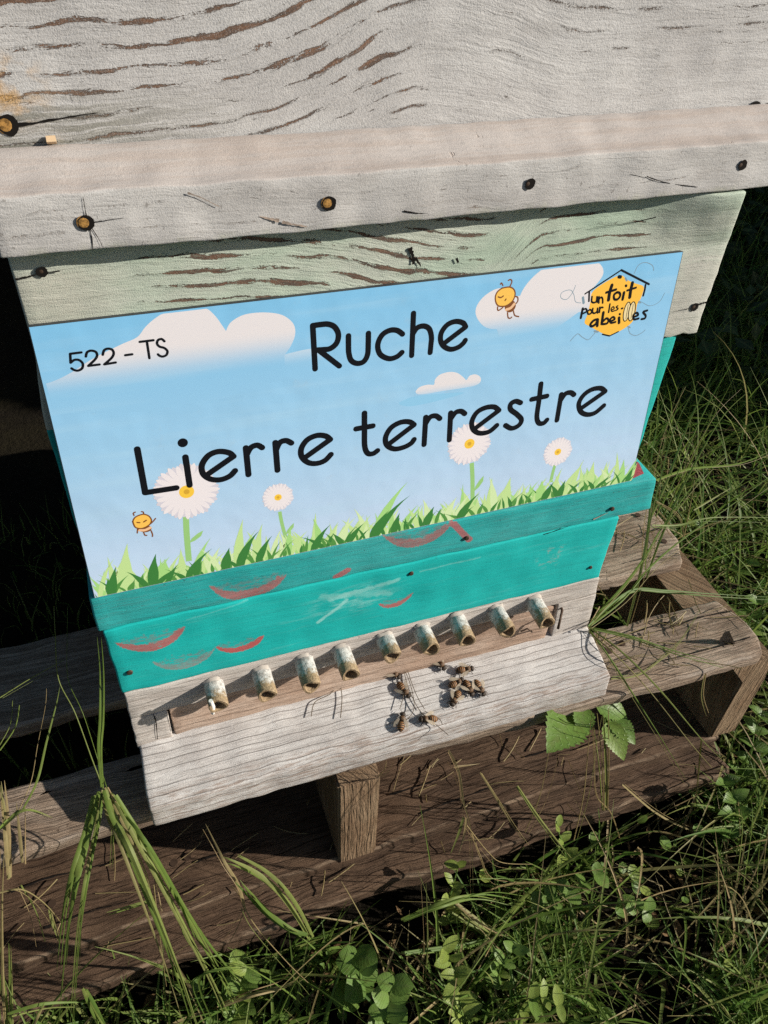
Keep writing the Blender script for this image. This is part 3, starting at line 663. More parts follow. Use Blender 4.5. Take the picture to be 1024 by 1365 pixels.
class SM(MB):
    h = 0.0
    def pt(s, u, v, h=None): return s.addv(sp(u, v, s.h if h is None else h), (u, v, 0))
    def poly(s, pts, h=None):
        idx = [s.pt(p[0], p[1], h) for p in pts]; s.f.append(tuple(idx))
    def stroke(s, pts, w, h=None, w1=None, cap=True):
        n = len(pts); prev = None; P = [Vector((p[0], p[1], 0)) for p in pts]
        for i, p in enumerate(P):
            t = (P[min(i + 1, n - 1)] - P[max(i - 1, 0)]); t = t.normalized() if t.length > 1e-9 else Vector((1, 0, 0))
            nn = Vector((-t.y, t.x, 0)); ww = (w if w1 is None else w + (w1 - w) * i / max(1, n - 1)) / 2
            row = (s.pt(p.x - nn.x * ww, p.y - nn.y * ww, h), s.pt(p.x + nn.x * ww, p.y + nn.y * ww, h))
            if prev: s.f.append((prev[0], row[0], row[1], prev[1]))
            prev = row
            if cap and i in (0, n - 1) and ww > 1e-5:
                sg = -1 if i == 0 else 1; c = [row[0]]
                for k in range(1, 8):
                    a = math.pi * k / 8
                    c.append(s.pt(p.x - nn.x * ww * math.cos(a) + t.x * sg * ww * math.sin(a), p.y - nn.y * ww * math.cos(a) + t.y * sg * ww * math.sin(a), h))
                c.append(row[1]); s.f.append(tuple(c))
def smap(org, sc): return lambda x, y: S(org[0] + x / sc, org[1] + y / sc)
def curve(pts, mp, n=8): return crom([mp(*p) for p in pts], n)
VH = S(484, 718).y                                           # sign height in metres
cor = [S(37.5, 436), S(911, 335.5), S(842, 641), S(126, 797.5)]
g = G('sign_print_sky'); u_, v_, _ = g.sep(g.attr('pc').outputs['Vector'])
t_ = g.math('DIVIDE', v_, VH)
def sky_col(g, t_, u_):
    r = g.n('ShaderNodeValToRGB'); g.set(r.inputs[0], t_); el = r.color_ramp.elements
    el[0].position = 0.0; el[0].color = (0.20, 0.50, 0.78, 1); el[1].position = 1.0; el[1].color = (0.53, 0.65, 0.84, 1)
    e = el.new(0.45); e.color = (0.31, 0.56, 0.80, 1)
    nn = g.noise(g.comb(g.mul(u_, 6.0), g.mul(t_, 14.0), 0.0), 1.0, 3)
    return g.mix(g.mul(g.ss(nn, 0.45, 0.7), 0.25), r.outputs[0], (0.43, 0.65, 0.82))
d1 = g.noise(g.comb(g.mul(u_, 60.0), g.mul(v_, 60.0), 0.0), 1.0, 6, 0.75); d2 = g.noise(g.comb(g.mul(u_, 900.0), g.mul(v_, 900.0), 0.0), 1.0, 2); d3 = g.noise(g.comb(g.mul(u_, 14.0), g.mul(v_, 14.0), 3.0), 1.0, 3)
c_ = g.mix(g.mul(g.ss(d1, 0.56, 0.74), 0.14), sky_col(g, t_, u_), (0.40, 0.40, 0.38)); c_ = g.mix(g.mul(g.ss(d2, 0.70, 0.76), 0.22), c_, (0.22, 0.24, 0.26))
g.pbr(c_, g.mixf(d1, 0.35, 0.7), g.bump(d3, 0.35, 0.004), 0.35); M_SKY = g.m
def cloud_mat(name, v0, v1, white=(0.73, 0.70, 0.73)):
    g = G(name); u_, v_, _ = g.sep(g.attr('pc').outputs['Vector']); t_ = g.math('DIVIDE', v_, VH)
    f = g.ss(v_, v0, v1); g.pbr(g.mix(f, white, sky_col(g, t_, u_)), 0.5, None, 0.35); return g.m
M_EDGE = flat_mat('sign_core', (0.035, 0.04, 0.045), 0.5)
mb = SM(); T = 0.0034
fr = [mb.pt(c.x, c.y, -0.0001) for c in cor]; bk = [mb.pt(c.x, c.y, -T) for c in cor]
mb.f += [tuple(reversed(bk))] + [(fr[i], bk[i], bk[(i + 1) % 4], fr[(i + 1) % 4]) for i in range(4)]; mb.f.append(tuple(fr))
panel = mb.build('panel', M_EDGE, sign, False)
def lerp2(a, b, t): return a + (b - a) * t
ins = [lerp2(c, (cor[0] + cor[1] + cor[2] + cor[3]) / 4, 0.002) for c in cor]
mb = SM(); NN = 12
for j in range(NN + 1):
    for i in range(NN + 1):
        p = lerp2(lerp2(ins[0], ins[1], i / NN), lerp2(ins[3], ins[2], i / NN), j / NN); mb.pt(p.x, p.y, 0.0)
for j in range(NN):
    for i in range(NN): a = j * (NN + 1) + i; mb.f.append((a, a + 1, a + NN + 2, a + NN + 1))
mb.build('printed_sky', M_SKY, panel, False)
def part_print(name, mbx, mat): return mbx.build(name, mat, panel, False)
H = 0.000006
# clouds
def clip_top(pts):  # keep inside the panel
    top = lambda u: 0.0012
    return [Vector((min(max(p.x, 0.0012 - 0.03 * 0), 0.4035), max(p.y, top(p.x)), 0)) for p in pts]
m6 = smap((40, 330), 2.6947)
mb = SM(); mb.h = H
pts = crom([m6(*p) for p in [(52, 490), (95, 476), (150, 448), (205, 412), (250, 386), (330, 347), (385, 322), (415, 285), (450, 254), (500, 225), (560, 212), (625, 214), (665, 245), (692, 282), (704, 300)]], 5)
pts += crom([m6(*p) for p in [(705, 298), (722, 268), (770, 241), (840, 233), (905, 242), (945, 272), (953, 310), (938, 352), (915, 386)]], 5)[1:]
pts += [m6(915, 470), m6(700, 540), m6(400, 590), m6(70, 600)]
mb.poly(clip_top(pts)); part_print('cloud', mb, cloud_mat('cloud_print_wide', m6(600, 330).y, m6(600, 470).y))
mb = SM(); mb.h = H * 0.5
mb.poly([m6(*p) for p in [(880, 396), (930, 380), (980, 368), (1040, 358), (1060, 420), (900, 440)]]); part_print('cloud', mb, cloud_mat('cloud_print_streak', m6(980, 350).y, m6(980, 425).y, (0.53, 0.66, 0.80)))
m8 = smap((625, 345), 8.533); mL = smap((740, 335), 6.4)
mb = SM(); mb.h = H
lobe = crom([m8(*p) for p in [(320, 800), (240, 795), (170, 765), (110, 700), (78, 620), (90, 540), (150, 450), (240, 378), (330, 338), (420, 340), (520, 420), (585, 420)]], 5)
big = crom([m8(*p) for p in [(588, 410), (620, 345), (680, 262), (760, 180), (860, 100)]], 5)
rl = crom([mL(*p) for p in [(250, 84), (330, 84), (385, 110), (412, 160), (402, 215), (350, 285), (300, 340)]], 5)
mb.poly(clip_top(lobe + big[1:] + rl + [mL(420, 480), mL(200, 520), m8(700, 1000), m8(360, 950)])); part_print('cloud', mb, cloud_mat('cloud_print_right', m8(700, 560).y, m8(700, 860).y))
m3 = smap((460, 490), 2.7676)
mb = SM(); mb.h = H
mb.poly(crom([m3(*p) for p in [(200, 128), (250, 108), (330, 98), (440, 92), (360, 118), (250, 142), (205, 138), (200, 128)]], 4)[:-1]); part_print('cloud', mb, flat_mat('cloud_print_shade', (0.26, 0.55, 0.80), 0.5))
mb = SM(); mb.h = 2 * H
mb.poly(crom([m3(*p) for p in [(260, 88), (275, 72), (305, 63), (328, 63), (332, 45), (350, 26), (385, 16), (415, 20), (437, 36), (448, 46), (460, 30), (482, 25), (499, 35), (500, 52), (480, 66), (430, 76), (350, 88), (300, 97), (268, 98), (260, 88)]], 4)[:-1]); part_print('cloud', mb, cloud_mat('cloud_print_small', m3(350, 62).y, m3(350, 112).y))
# daisies
M_PETAL = flat_mat('petal_print', (0.78, 0.735, 0.77), 0.6); M_PETAL2 = flat_mat('petal_print_shade', (0.62, 0.60, 0.68), 0.6)
M_EYE = flat_mat('daisy_eye_print', (0.86, 0.55, 0.06), 0.5); M_STEM = flat_mat('stem_print', (0.30, 0.55, 0.20), 0.5); M_EYEC = flat_mat('daisy_eye_shade', (0.62, 0.36, 0.04), 0.5)
def daisy(c, R, n, ang, stem, leafp=None):
    random.seed(n)
    c = S(*c)
    mb = SM(); mb.h = 3 * H; sp_ = [S(*p) for p in stem]
    mb.stroke(crom(sp_, 5), 0.0030 * R / 0.02 + 0.0008, None, None, False)
    if leafp:
        a, b = S(*leafp[0]), S(*leafp[1]); d = b - a; nn = Vector((-d.y, d.x, 0)) * 0.16
        mb.h = 3.2 * H; mb.poly([a, a + d * .3 + nn * .8, a + d * .7 + nn, b, a + d * .7 - nn * .5, a + d * .3 - nn * .6])
    part_print('stem', mb, M_STEM)
    for layer, (mat, off, rr) in enumerate(((M_PETAL2, 0.5, 0.99), (M_PETAL, 0.0, 1.0))):
        mb = SM()
        for k in range(n):
            mb.h = (4 + layer * 2) * H + (k % 4) * 0.0000015
            a = ang + 2 * math.pi * (k + off) / n; L = R * rr * random.uniform(.93, 1.03); wd = 2 * math.pi * R / n * (0.42 - 0.08 * layer)
            d = Vector((math.cos(a), math.sin(a), 0)); nn = Vector((-d.y, d.x, 0))
            out = [(0.15, .2), (0.45, .8), (0.75, 1.0), (0.92, .75), (1.0, .2)]
            mb.poly([c + d * L * f + nn * wd * w_ for f, w_ in out] + [c + d * L * f - nn * wd * w_ for f, w_ in reversed(out)])
        part_print('petals', mb, mat)
    mb = SM(); mb.h = 7.5 * H
    mb.poly([c + Vector((math.cos(2 * math.pi * k / 20), math.sin(2 * math.pi * k / 20), 0)) * R * 0.23 for k in range(20)]); part_print('flower_eye', mb, M_EYE)
    mb = SM(); mb.h = 8 * H
    mb.poly([c + Vector((math.cos(2 * math.pi * k / 20), math.sin(2 * math.pi * k / 20), 0)) * R * 0.09 for k in range(20)]); part_print('flower_eye', mb, M_EYEC)
def Rpx(c, e): return (S(*c) - S(*e)).length
daisy((248.9, 655.5), Rpx((248.9, 655.5), (292.5, 651)), 24, 0.1, [(248, 688), (249, 712), (252, 748)], ((252, 724), (271, 707)))
daisy((370.8, 663), Rpx((370.8, 663), (392, 660.5)), 24, 0.3, [(373, 682), (376, 698), (382, 720)], ((381, 713), (392, 697)))
daisy((625.9, 591.5), Rpx((625.9, 591.5), (655, 587)), 24, 0.2, [(629, 617), (630, 640), (630, 668)], ((632, 655), (645, 634)))
daisy((743.7, 602.4), Rpx((743.7, 602.4), (762.8, 599.5)), 24, 0.0, [(740, 620), (737, 630), (734, 643)])
# printed grass band along the lower edge
GM = [flat_mat('print_grass_pale', (0.50, 0.70, 0.30), 0.5), flat_mat('print_grass_mid', (0.36, 0.64, 0.22), 0.5), flat_mat('print_grass_light', (0.60, 0.76, 0.42), 0.5), flat_mat('print_grass_dark', (0.045, 0.20, 0.045), 0.5), flat_mat('print_grass_deep', (0.085, 0.27, 0.06), 0.5)]
random.seed(5)
layers = [SM() for _ in GM]
def vb(u):     # bottom edge of the panel at u
    t = (u - cor[3].x) / (cor[2].x - cor[3].x); return cor[3].y + (cor[2].y - cor[3].y) * t - 0.0004
def pblade(k, u, hgt, lean, wd, h):
    base = Vector((u, vb(u), 0)); tip = base + Vector((lean, -hgt, 0)); mid = base + Vector((lean * 0.30, -hgt * 0.62, 0))
    L, R_ = [], []
    for i in range(7):
        t = i / 6; p = base * (1 - t) ** 2 + mid * 2 * t * (1 - t) + tip * t * t
        ww = wd * 0.5 * (1 - t) ** 0.75 * (0.75 + 0.6 * math.sin(math.pi * min(1, t * 1.3)))
        L.append(Vector((p.x - ww, min(p.y, vb(p.x)), 0))); R_.append(Vector((p.x + ww, min(p.y, vb(p.x)), 0)))
    lo, hi = cor[3].x + 0.001, 0.4005
    cl = lambda q: Vector((min(max(q.x, lo + (0.24 - 0) * 0), hi), q.y, 0))
    layers[k].poly([cl(p) for p in L] + [cl(p) for p in reversed(R_)], h)
U0, U1 = cor[3].x + 0.003, cor[2].x - 0.003
for u in np.linspace(U0, U1, 260):
    k = random.choice((0, 0, 2, 1)); pblade(k, u + random.uniform(-.002, .002), random.uniform(.008, .021) * (1.15 - .3 * random.random()), random.uniform(-.012, .014), random.uniform(.0024, .0048), 3 * H + random.random() * 0.000005)
for u in np.linspace(U0, U1, 46):
    pblade(random.choice((0, 1, 2)), u + random.uniform(-.004, .004), random.uniform(.018, .031), random.uniform(-.012, .016), random.uniform(.0032, .0062), 4.2 * H + random.random() * 0.000005)
for u in np.linspace(U0, U1, 110):
    pblade(random.choice((3, 4)), u + random.uniform(-.003, .003), random.uniform(.005, .014), random.uniform(-.012, .013), random.uniform(.0018, .0036), 5.4 * H + random.random() * 0.000005)
for (bx, by, tx, ty, wd) in ((205, 781, 208, 738, .0062), (213, 781, 240, 755, .005), (252, 772, 283, 731, .005), (262, 770, 270, 742, .004), (301, 758, 306, 730, .006), (320, 756, 345, 708, .006), (345, 750, 363, 714, .005), (196, 785, 168, 762, .004), (150, 790, 155, 755, .005), (225, 776, 238, 752, .0035), (418, 732, 441, 699, .005), (466, 722, 486, 697, .005), (500, 716, 547, 660, .007), (497, 717, 519, 680, .006), (525, 712, 533, 684, .005), (568, 703, 579, 675, .006), (430, 729, 400, 716, .004), (455, 725, 443, 711, .004), (612, 694, 640, 657, .006), (725, 668, 738, 643, .006), (745, 663, 754, 640, .005), (742, 664, 733, 645, .004), (835, 645, 845, 622, .004), (795, 652, 820, 632, .004), (790, 653, 782, 640, .0035)):
    a, b = S(bx, by), S(tx, ty); pblade(3, a.x, vb(a.x) - b.y, b.x - a.x, wd * 1.15, 6.4 * H + random.random() * 0.000005)
for (bx, by, tx, ty, wd) in ((166, 775, 170, 724, .009), (317, 745, 324, 692, .007), (340, 735, 350, 698, .006), (500, 700, 544, 642, .008), (672, 668, 681, 636, .009), (720, 660, 723, 640, .008), (785, 645, 792, 615, .008), (828, 636, 832, 612, .006)):
    a, b = S(bx, by), S(tx, ty); pblade(random.choice((0, 1)), a.x, vb(a.x) - b.y, b.x - a.x, wd, 5 * H + random.random() * 0.000005)
big = SM(); mids = []
for k, mbx in enumerate(layers):
    o_ = len(big.v); big.v += mbx.v; big.p += mbx.p; big.f += [tuple(q + o_ for q in f) for f in mbx.f]; mids += [k] * len(mbx.f)
og = part_print('printed_grass', big, GM[0]); og['kind'] = 'stuff'
for m_ in GM[1:]: og.data.materials.append(m_)
og.data.polygons.foreach_set('material_index', mids)
# lettering
M_INK = flat_mat('black_ink', (0.006, 0.007, 0.010), 0.7, 0.08)
def letters(name, org, sc, strokes, w, h0=9.5 * H):
    mp = smap(org, sc); mb = SM()
    for i, st in enumerate(strokes):
        mb.h = h0 + i * 0.0000012; mb.stroke(curve(st, mp, 7), w)
    return part_print(name, mb, M_INK)
letters('lettering', (400, 395), 4.096, [
    [(70, 162), (83, 396)], [(70, 160), (112, 154), (155, 152), (190, 168), (210, 208), (200, 255), (165, 285), (125, 291), (95, 293)], [(102, 293), (215, 380)],
    [(265, 216), (265, 260), (267, 310), (280, 350), (312, 366), (348, 356), (369, 318), (373, 260), (374, 202)],
    [(560, 206), (530, 186), (490, 186), (448, 212), (425, 265), (438, 316), (485, 340), (528, 330), (557, 306)],
    [(620, 93), (610, 323)], [(617, 205), (640, 172), (676, 162), (706, 178), (718, 222), (715, 265), (711, 307)],
    [(785, 258), (905, 167)], [(905, 167), (890, 145), (850, 137), (805, 155), (773, 197), (768, 240), (785, 272), (822, 289), (862, 279), (890, 258), (903, 240)]], 0.00345)
letters('lettering', (165, 560), 3.413, [
    [(62, 132), (98, 328)], [(98, 330), (240, 308)], [(281, 168), (300, 296)],
    [(383, 246), (500, 165)], [(500, 165), (478, 148), (430, 143), (385, 162), (356, 205), (362, 245), (395, 268), (440, 271), (482, 255), (507, 230)],
    [(556, 126), (568, 248)], [(559, 160), (578, 126), (607, 114), (630, 125)],
    [(690, 102), (700, 228)], [(693, 138), (710, 103), (738, 93), (763, 104)],
    [(828, 168), (940, 88)], [(940, 88), (918, 72), (878, 70), (835, 90), (809, 128), (810, 165), (838, 192), (877, 197), (915, 184), (943, 156)]], 0.00385)
mp = smap((165, 560), 3.413); mb = SM(); mb.h = 9.5 * H; c = mp(269, 103)
mb.poly([c + Vector((math.cos(2 * math.pi * k / 20), math.sin(2 * math.pi * k / 20), 0)) * 0.0030 for k in range(20)]); part_print('lettering', mb, M_INK)
letters('lettering', (460, 490), 2.7676, [
    [(72, 168), (72, 230), (73, 290), (84, 316), (104, 317), (120, 306)], [(41, 226), (103, 215)],
    [(166, 279), (255, 211)], [(255, 211), (237, 200), (205, 202), (170, 222), (150, 257), (155, 286), (182, 300), (216, 294), (243, 280), (255, 265)],
    [(298, 183), (292, 284)], [(297, 208), (314, 183), (335, 178), (350, 188)],
    [(390, 167), (385, 267)], [(390, 190), (408, 166), (428, 161), (442, 170)],
    [(483, 222), (568, 158)], [(568, 158), (550, 145), (518, 148), (486, 166), (468, 200), (473, 228), (497, 242), (532, 236), (560, 213)],
    [(648, 130), (630, 124), (612, 134), (611, 154), (634, 172), (651, 192), (641, 213), (615, 224), (592, 213)],
    [(723, 60), (716, 120), (708, 180), (715, 204), (732, 205), (745, 193)], [(689, 117), (745, 105)],
    [(798, 99), (782, 194)], [(795, 122), (813, 97), (832, 92), (845, 100)],
    [(873, 149), (960, 88)], [(960, 88), (943, 76), (910, 81), (880, 102), (863, 132), (869, 161), (892, 173), (922, 167), (955, 140)]], 0.0038)
letters('lettering', (80, 440), 6.4, [
    [(183, 190), (88, 202)], [(88, 202), (92, 278)], [(92, 278), (125, 254), (165, 256), (195, 285), (190, 325), (155, 345), (122, 340), (100, 326)],
    [(222, 225), (232, 190), (265, 175), (305, 185), (318, 215), (300, 250), (243, 305)], [(243, 305), (338, 293)],
    [(366, 210), (378, 172), (410, 158), (447, 168), (459, 200), (440, 238), (380, 292)], [(380, 292), (476, 276)],
    [(558, 214), (617, 206)], [(682, 100), (798, 86)], [(742, 95), (764, 239)],
    [(892, 95), (868, 76), (838, 85), (829, 115), (850, 140), (890, 152), (917, 178), (910, 210), (880, 225), (852, 219), (837, 206)]], 0.00135)
# the emblem: an amber honeycomb cell under a house roof with hand-drawn words
M_AMB = flat_mat('emblem_amber', (0.90, 0.50, 0.06), 0.5); M_CREAM = flat_mat('emblem_cream', (0.80, 0.66, 0.36), 0.5); M_FINE = flat_mat('emblem_line', (0.20, 0.30, 0.38), 0.5)
mb = SM(); mb.h = 3 * H
mb.poly(crom([mL(*p) for p in [(520, 215), (570, 205), (620, 245), (690, 275), (755, 300), (745, 365), (722, 420), (700, 455), (680, 560), (640, 622), (540, 688), (465, 714), (395, 695), (300, 642), (252, 610), (275, 540), (300, 440), (320, 345), (420, 268), (520, 215)]], 4)[:-1]); part_print('emblem', mb, M_AMB)
def emb(name, mat, strokes, h0, n=6):
    for i, (st, w_) in enumerate(strokes):
        mb = SM(); mb.h = h0 + i * 0.0000008; mb.stroke(curve(st, mL, n), w_ * (1.3 if 'lettering' in name else 1.0) / 6.4 / 1990.0)
        part_print(name, mb, mat)
emb('emblem_roof_line', M_INK, [([(256, 363), (565, 160)], 13), ([(565, 160), (802, 281)], 18), ([(292, 345), (289, 425)], 17), ([(772, 285), (765, 330), (752, 378)], 18), ([(405, 708), (465, 722)], 13), ([(465, 722), (540, 685)], 11), ([(545, 217), (558, 219)], 30)], 4.2 * H, 1)
emb('emblem_swirl', M_FINE, [([(175, 290), (150, 350), (100, 410), (50, 395), (60, 350), (130, 330), (160, 370), (175, 430), (220, 440)], 5), ([(675, 190), (710, 120), (770, 95), (830, 120), (842, 165)], 6), ([(935, 355), (890, 430), (810, 465), (745, 435)], 5), ([(625, 650), (640, 700), (690, 718), (740, 695), (770, 670)], 6), ([(130, 765), (190, 705), (230, 730), (280, 755), (320, 720), (345, 690)], 6), ([(238, 395), (244, 440)], 22), ([(600, 230), (612, 250)], 16), ([(338, 682), (365, 686)], 18), ([(715, 432), (730, 436)], 18), ([(620, 640), (640, 650)], 12)], 3.5 * H)
emb('emblem_lettering', M_INK, [
    ([(315, 388), (312, 428), (332, 438), (352, 426), (358, 388)], 13), ([(358, 388), (360, 434)], 13), ([(374, 388), (373, 440)], 13), ([(374, 412), (392, 392), (405, 405), (406, 440)], 13),
    ([(485, 290), (466, 350), (456, 415)], 24), ([(436, 352), (520, 326)], 17), ([(528, 350), (503, 372), (506, 408), (532, 410), (555, 382), (550, 355), (528, 350)], 17), ([(588, 352), (576, 410)], 20), ([(604, 292), (607, 296)], 17),
    ([(660, 270), (646, 330), (637, 392)], 24), ([(616, 334), (690, 310)], 15),
    ([(236, 488), (220, 568)], 17), ([(236, 500), (262, 490), (270, 512), (240, 530)], 13), ([(298, 497), (278, 512), (283, 535), (305, 530), (312, 508), (298, 497)], 12), ([(322, 488), (320, 520), (338, 528), (358, 512), (363, 486)], 13), ([(363, 486), (363, 526)], 12), ([(382, 478), (378, 520)], 13), ([(381, 495), (396, 478), (408, 480)], 12),
    ([(468, 450), (457, 520)], 12), ([(482, 500), (504, 490), (496, 472), (479, 490), (484, 512), (510, 506)], 9), ([(535, 465), (522, 476), (538, 490), (520, 504)], 10), ([(568, 488), (576, 486)], 13),
    ([(362, 580), (330, 590), (302, 622), (312, 640), (345, 622), (364, 584)], 18), ([(364, 584), (360, 636)], 20), ([(412, 522), (404, 575), (398, 618)], 20), ([(403, 604), (438, 572), (456, 588), (442, 615), (404, 622)], 16),
    ([(470, 598), (508, 580), (495, 560), (470, 582), (477, 610), (515, 603)], 15), ([(546, 566), (546, 610)], 20), ([(551, 534), (554, 538)], 14),
    ([(668, 560), (708, 545), (695, 524), (667, 547), (674, 580), (712, 573)], 16), ([(786, 505), (752, 518), (773, 548), (765, 572), (738, 578)], 16)], 4.6 * H, 5)
for cx, cy in ((612, 515), (655, 512)):
    ell = [mL(cx + 26 * math.cos(a) - 0.20 * 85 * math.sin(a) * (1 if cx < 630 else 0.9), cy + 82 * math.sin(a)) for a in [2 * math.pi * k / 20 for k in range(20)]]
    mb = SM(); mb.h = 5.2 * H + (cx > 630) * 0.5 * H; mb.poly(ell); part_print('emblem_wing', mb, M_CREAM)
    mb = SM(); mb.h = 5.5 * H + (cx > 630) * 0.5 * H; mb.stroke(ell + [ell[0]], 9 / 6.4 / 1990.0); mb.stroke([mL(cx + 12, cy - 60), mL(cx - 8, cy + 60)], 5 / 6.4 / 1990.0); part_print('emblem_wing_outline', mb, M_INK)
# two small plain bee motifs
M_BROWN = flat_mat('motif_brown', (0.20, 0.07, 0.02), 0.5); M_PEACH = flat_mat('motif_peach', (0.80, 0.50, 0.30), 0.5); M_HONEY = flat_mat('motif_honey', (0.88, 0.52, 0.10), 0.5)
def motif(org, sc, head, bodyp, band, lines, face):
    mp = smap(org, sc); k = 1 / sc / 1990.0
    mb = SM(); mb.h = 3 * H; mb.poly(crom([mp(*p) for p in bodyp + bodyp[:1]], 4)[:-1]); part_print('bee_motif', mb, M_BROWN)
    mb = SM(); mb.h = 3.4 * H; mb.stroke(curve(band, mp), 60 * k); part_print('bee_motif', mb, M_PEACH)
    hd = crom([mp(*p) for p in head + head[:1]], 4)[:-1]
    mb = SM(); mb.h = 3.8 * H; mb.poly(hd); part_print('bee_motif', mb, M_HONEY)
    mb = SM(); mb.h = 4.2 * H; mb.stroke(hd + [hd[0]], 30 * k)
    for i, l in enumerate(lines + face): mb.h = 4.3 * H + i * 0.000001; mb.stroke(curve(l, mp), 30 * k)
    part_print('bee_motif_outline', mb, M_BROWN)
motif((640, 360), 17.07, [(500, 410), (660, 385), (760, 430), (800, 540), (750, 690), (640, 790), (540, 825), (420, 815), (360, 730), (350, 600), (400, 490)],
      [(560, 830), (640, 770), (760, 700), (815, 790), (790, 880), (720, 950), (640, 960), (575, 910)], [(600, 900), (700, 860), (780, 770)],
      [[(465, 320), (490, 295), (520, 350)], [(645, 235), (695, 215), (725, 265), (680, 375)], [(800, 600), (855, 620), (860, 700), (820, 760)], [(400, 840), (400, 900), (430, 915), (520, 850)], [(625, 970), (640, 1080), (690, 1095), (720, 1070)], [(760, 930), (790, 1030), (880, 1060)]],
      [[(415, 610), (470, 625), (530, 590)], [(570, 690), (590, 660)]])
motif((160, 670), 17.07, [(290, 430), (350, 330), (520, 265), (650, 300), (715, 390), (690, 480), (600, 550), (480, 590), (350, 560)],
      [(400, 590), (520, 600), (650, 530), (720, 570), (690, 640), (580, 675), (450, 650)], [(450, 630), (570, 625), (690, 570)],
      [[(320, 290), (305, 240), (350, 215)], [(540, 255), (530, 215), (490, 205)], [(700, 480), (760, 420), (810, 360)], [(400, 610), (395, 690)], [(540, 680), (570, 740), (610, 745)], [(710, 640), (740, 720), (740, 770)]],
      [[(390, 450), (450, 455)], [(540, 440), (600, 400)]])

# ------------------------------------------------------------------ pallet under the hive, and the loose plank under it
pallet = empty('pallet', (0.15, 0.25, -0.603), 'weathered brown wooden pallet carrying the hive', 'pallet')
random.seed(3)
def pboard(x0, x1, y0, y1, z0, z1, mat, off, seg=(60, 12, 4), jit=0.0016, fn=None, name='board'):
    return MB().box(x0, x1, y0, y1, z0, z1, seg, 0.0035, jit, fn, off=(off, off * .37, off * .11), nsc=45).build(name, mat, pallet)
def endB(p):
    x = p.x
    if p.x > 0.55: x -= 0.55 * max(0, p.y + 0.028) * sm(0.56, 0.6, p.x) - 0.30 * max(0, -0.06 - p.y) * sm(.56, .6, p.x) * -1
    return (x, p.y + 0.017 * sm(0.5, -0.05, p.x) * (p.y < -0.03), p.z - 0.004 * sm(-.06, -.08, p.y))
pboard(-0.330, 0.601, -0.078, -0.004, -0.456, -0.440, M_PALLET, 1.0, fn=endB)
pboard(-0.330, 0.609, 0.055, 0.150, -0.457, -0.440, M_PALLET, 2.3, fn=lambda p: (p.x - (0.018 * sm(.09, .055, p.y) if p.x > .5 else 0), p.y, p.z))
for k, y in enumerate((0.20, 0.345, 0.49)): pboard(0.03, 0.607 - 0.2 * (k > 0), y, y + 0.095, -0.457, -0.440, M_PALLET, 4.1 + k * 1.7, (20, 4, 2))
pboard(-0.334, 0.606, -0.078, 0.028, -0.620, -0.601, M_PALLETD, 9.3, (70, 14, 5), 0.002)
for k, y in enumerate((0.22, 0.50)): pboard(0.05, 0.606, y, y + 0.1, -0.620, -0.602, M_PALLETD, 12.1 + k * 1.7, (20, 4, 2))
for k, poly in enumerate(([(0.146, -0.457), (0.185, -0.457), (0.1862, -0.608), (0.1475, -0.608)],
                          [(0.560, -0.457), (0.615, -0.457), (0.624, -0.4985), (0.6284, -0.604), (0.591, -0.601), (0.5887, -0.4936)],
                          [(-0.30, -0.457), (-0.245, -0.457), (-0.25, -0.600), (-0.29, -0.600)])):
    bm = bmesh.new(); mbp = MB().prism(poly, -0.0775 - 0.002 * (k == 0), 0.59, (k * 3.1, 0, 0))
    ob = mbp.build('stringer', M_BLOCK, pallet, False)
    bm.from_mesh(ob.data); bmesh.ops.bevel(bm, geom=bm.edges[:], offset=0.002, segments=2, affect='EDGES'); bm.to_mesh(ob.data); bm.free()
def pnail(px, py, z, r=0.0035, up=0.0012):
    p = on(px, py, 2, z); mb = MB(); mb.tube([(p.x, p.y, z - 0.002), (p.x, p.y, z + up)], r, 9); mb.build('nail', M_NAIL, pallet, False)
for px, py in ((850, 687), (885, 722), (829, 858), (812, 868)): pnail(px, py, -0.440)
def split_h(pts, z, w0, w1):
    P = crom([on(a, b, 2, z) for a, b in pts], 6); n = len(P); mb = MB(); prev = None
    for i, p in enumerate(P):
        wd = (w0 + (w1 - w0) * i / (n - 1)) * random.uniform(.4, 1.2); q = p + Vector((0, random.uniform(-.5, .5) * w0, 0))
        row = (mb.addv((q.x, q.y - wd, z + .0012)), mb.addv((q.x, q.y + wd, z + .0012)))
        if prev: mb.f.append((prev[0], row[0], row[1], prev[1]))
        prev = row
    mb.build('split', M_DARK, pallet, False)
for pts in ([(1000, 850), (960, 862), (905, 876), (850, 892)], [(975, 815), (930, 825), (880, 842)], [(890, 830), (850, 842), (815, 856)], [(890, 700), (862, 712), (835, 725)], [(885, 742), (860, 745), (830, 752)]): split_h(pts, -0.4395, .0010, .0003)
for pts in ([(15, 1190), (60, 1172), (110, 1160), (150, 1150)], [(260, 1150), (300, 1138), (345, 1125)], [(60, 1238), (120, 1216), (175, 1202)], [(560, 1085), (620, 1062), (690, 1040)], [(700, 1010), (760, 992), (830, 970)], [(520, 1060), (570, 1045), (600, 1032)]): split_h(pts, -0.6005, .0012, .0003)
for px, py in ((232, 1150), (250, 1142), (478, 1092), (920, 970), (70, 1205)): pnail(px, py, -0.601, 0.0040)
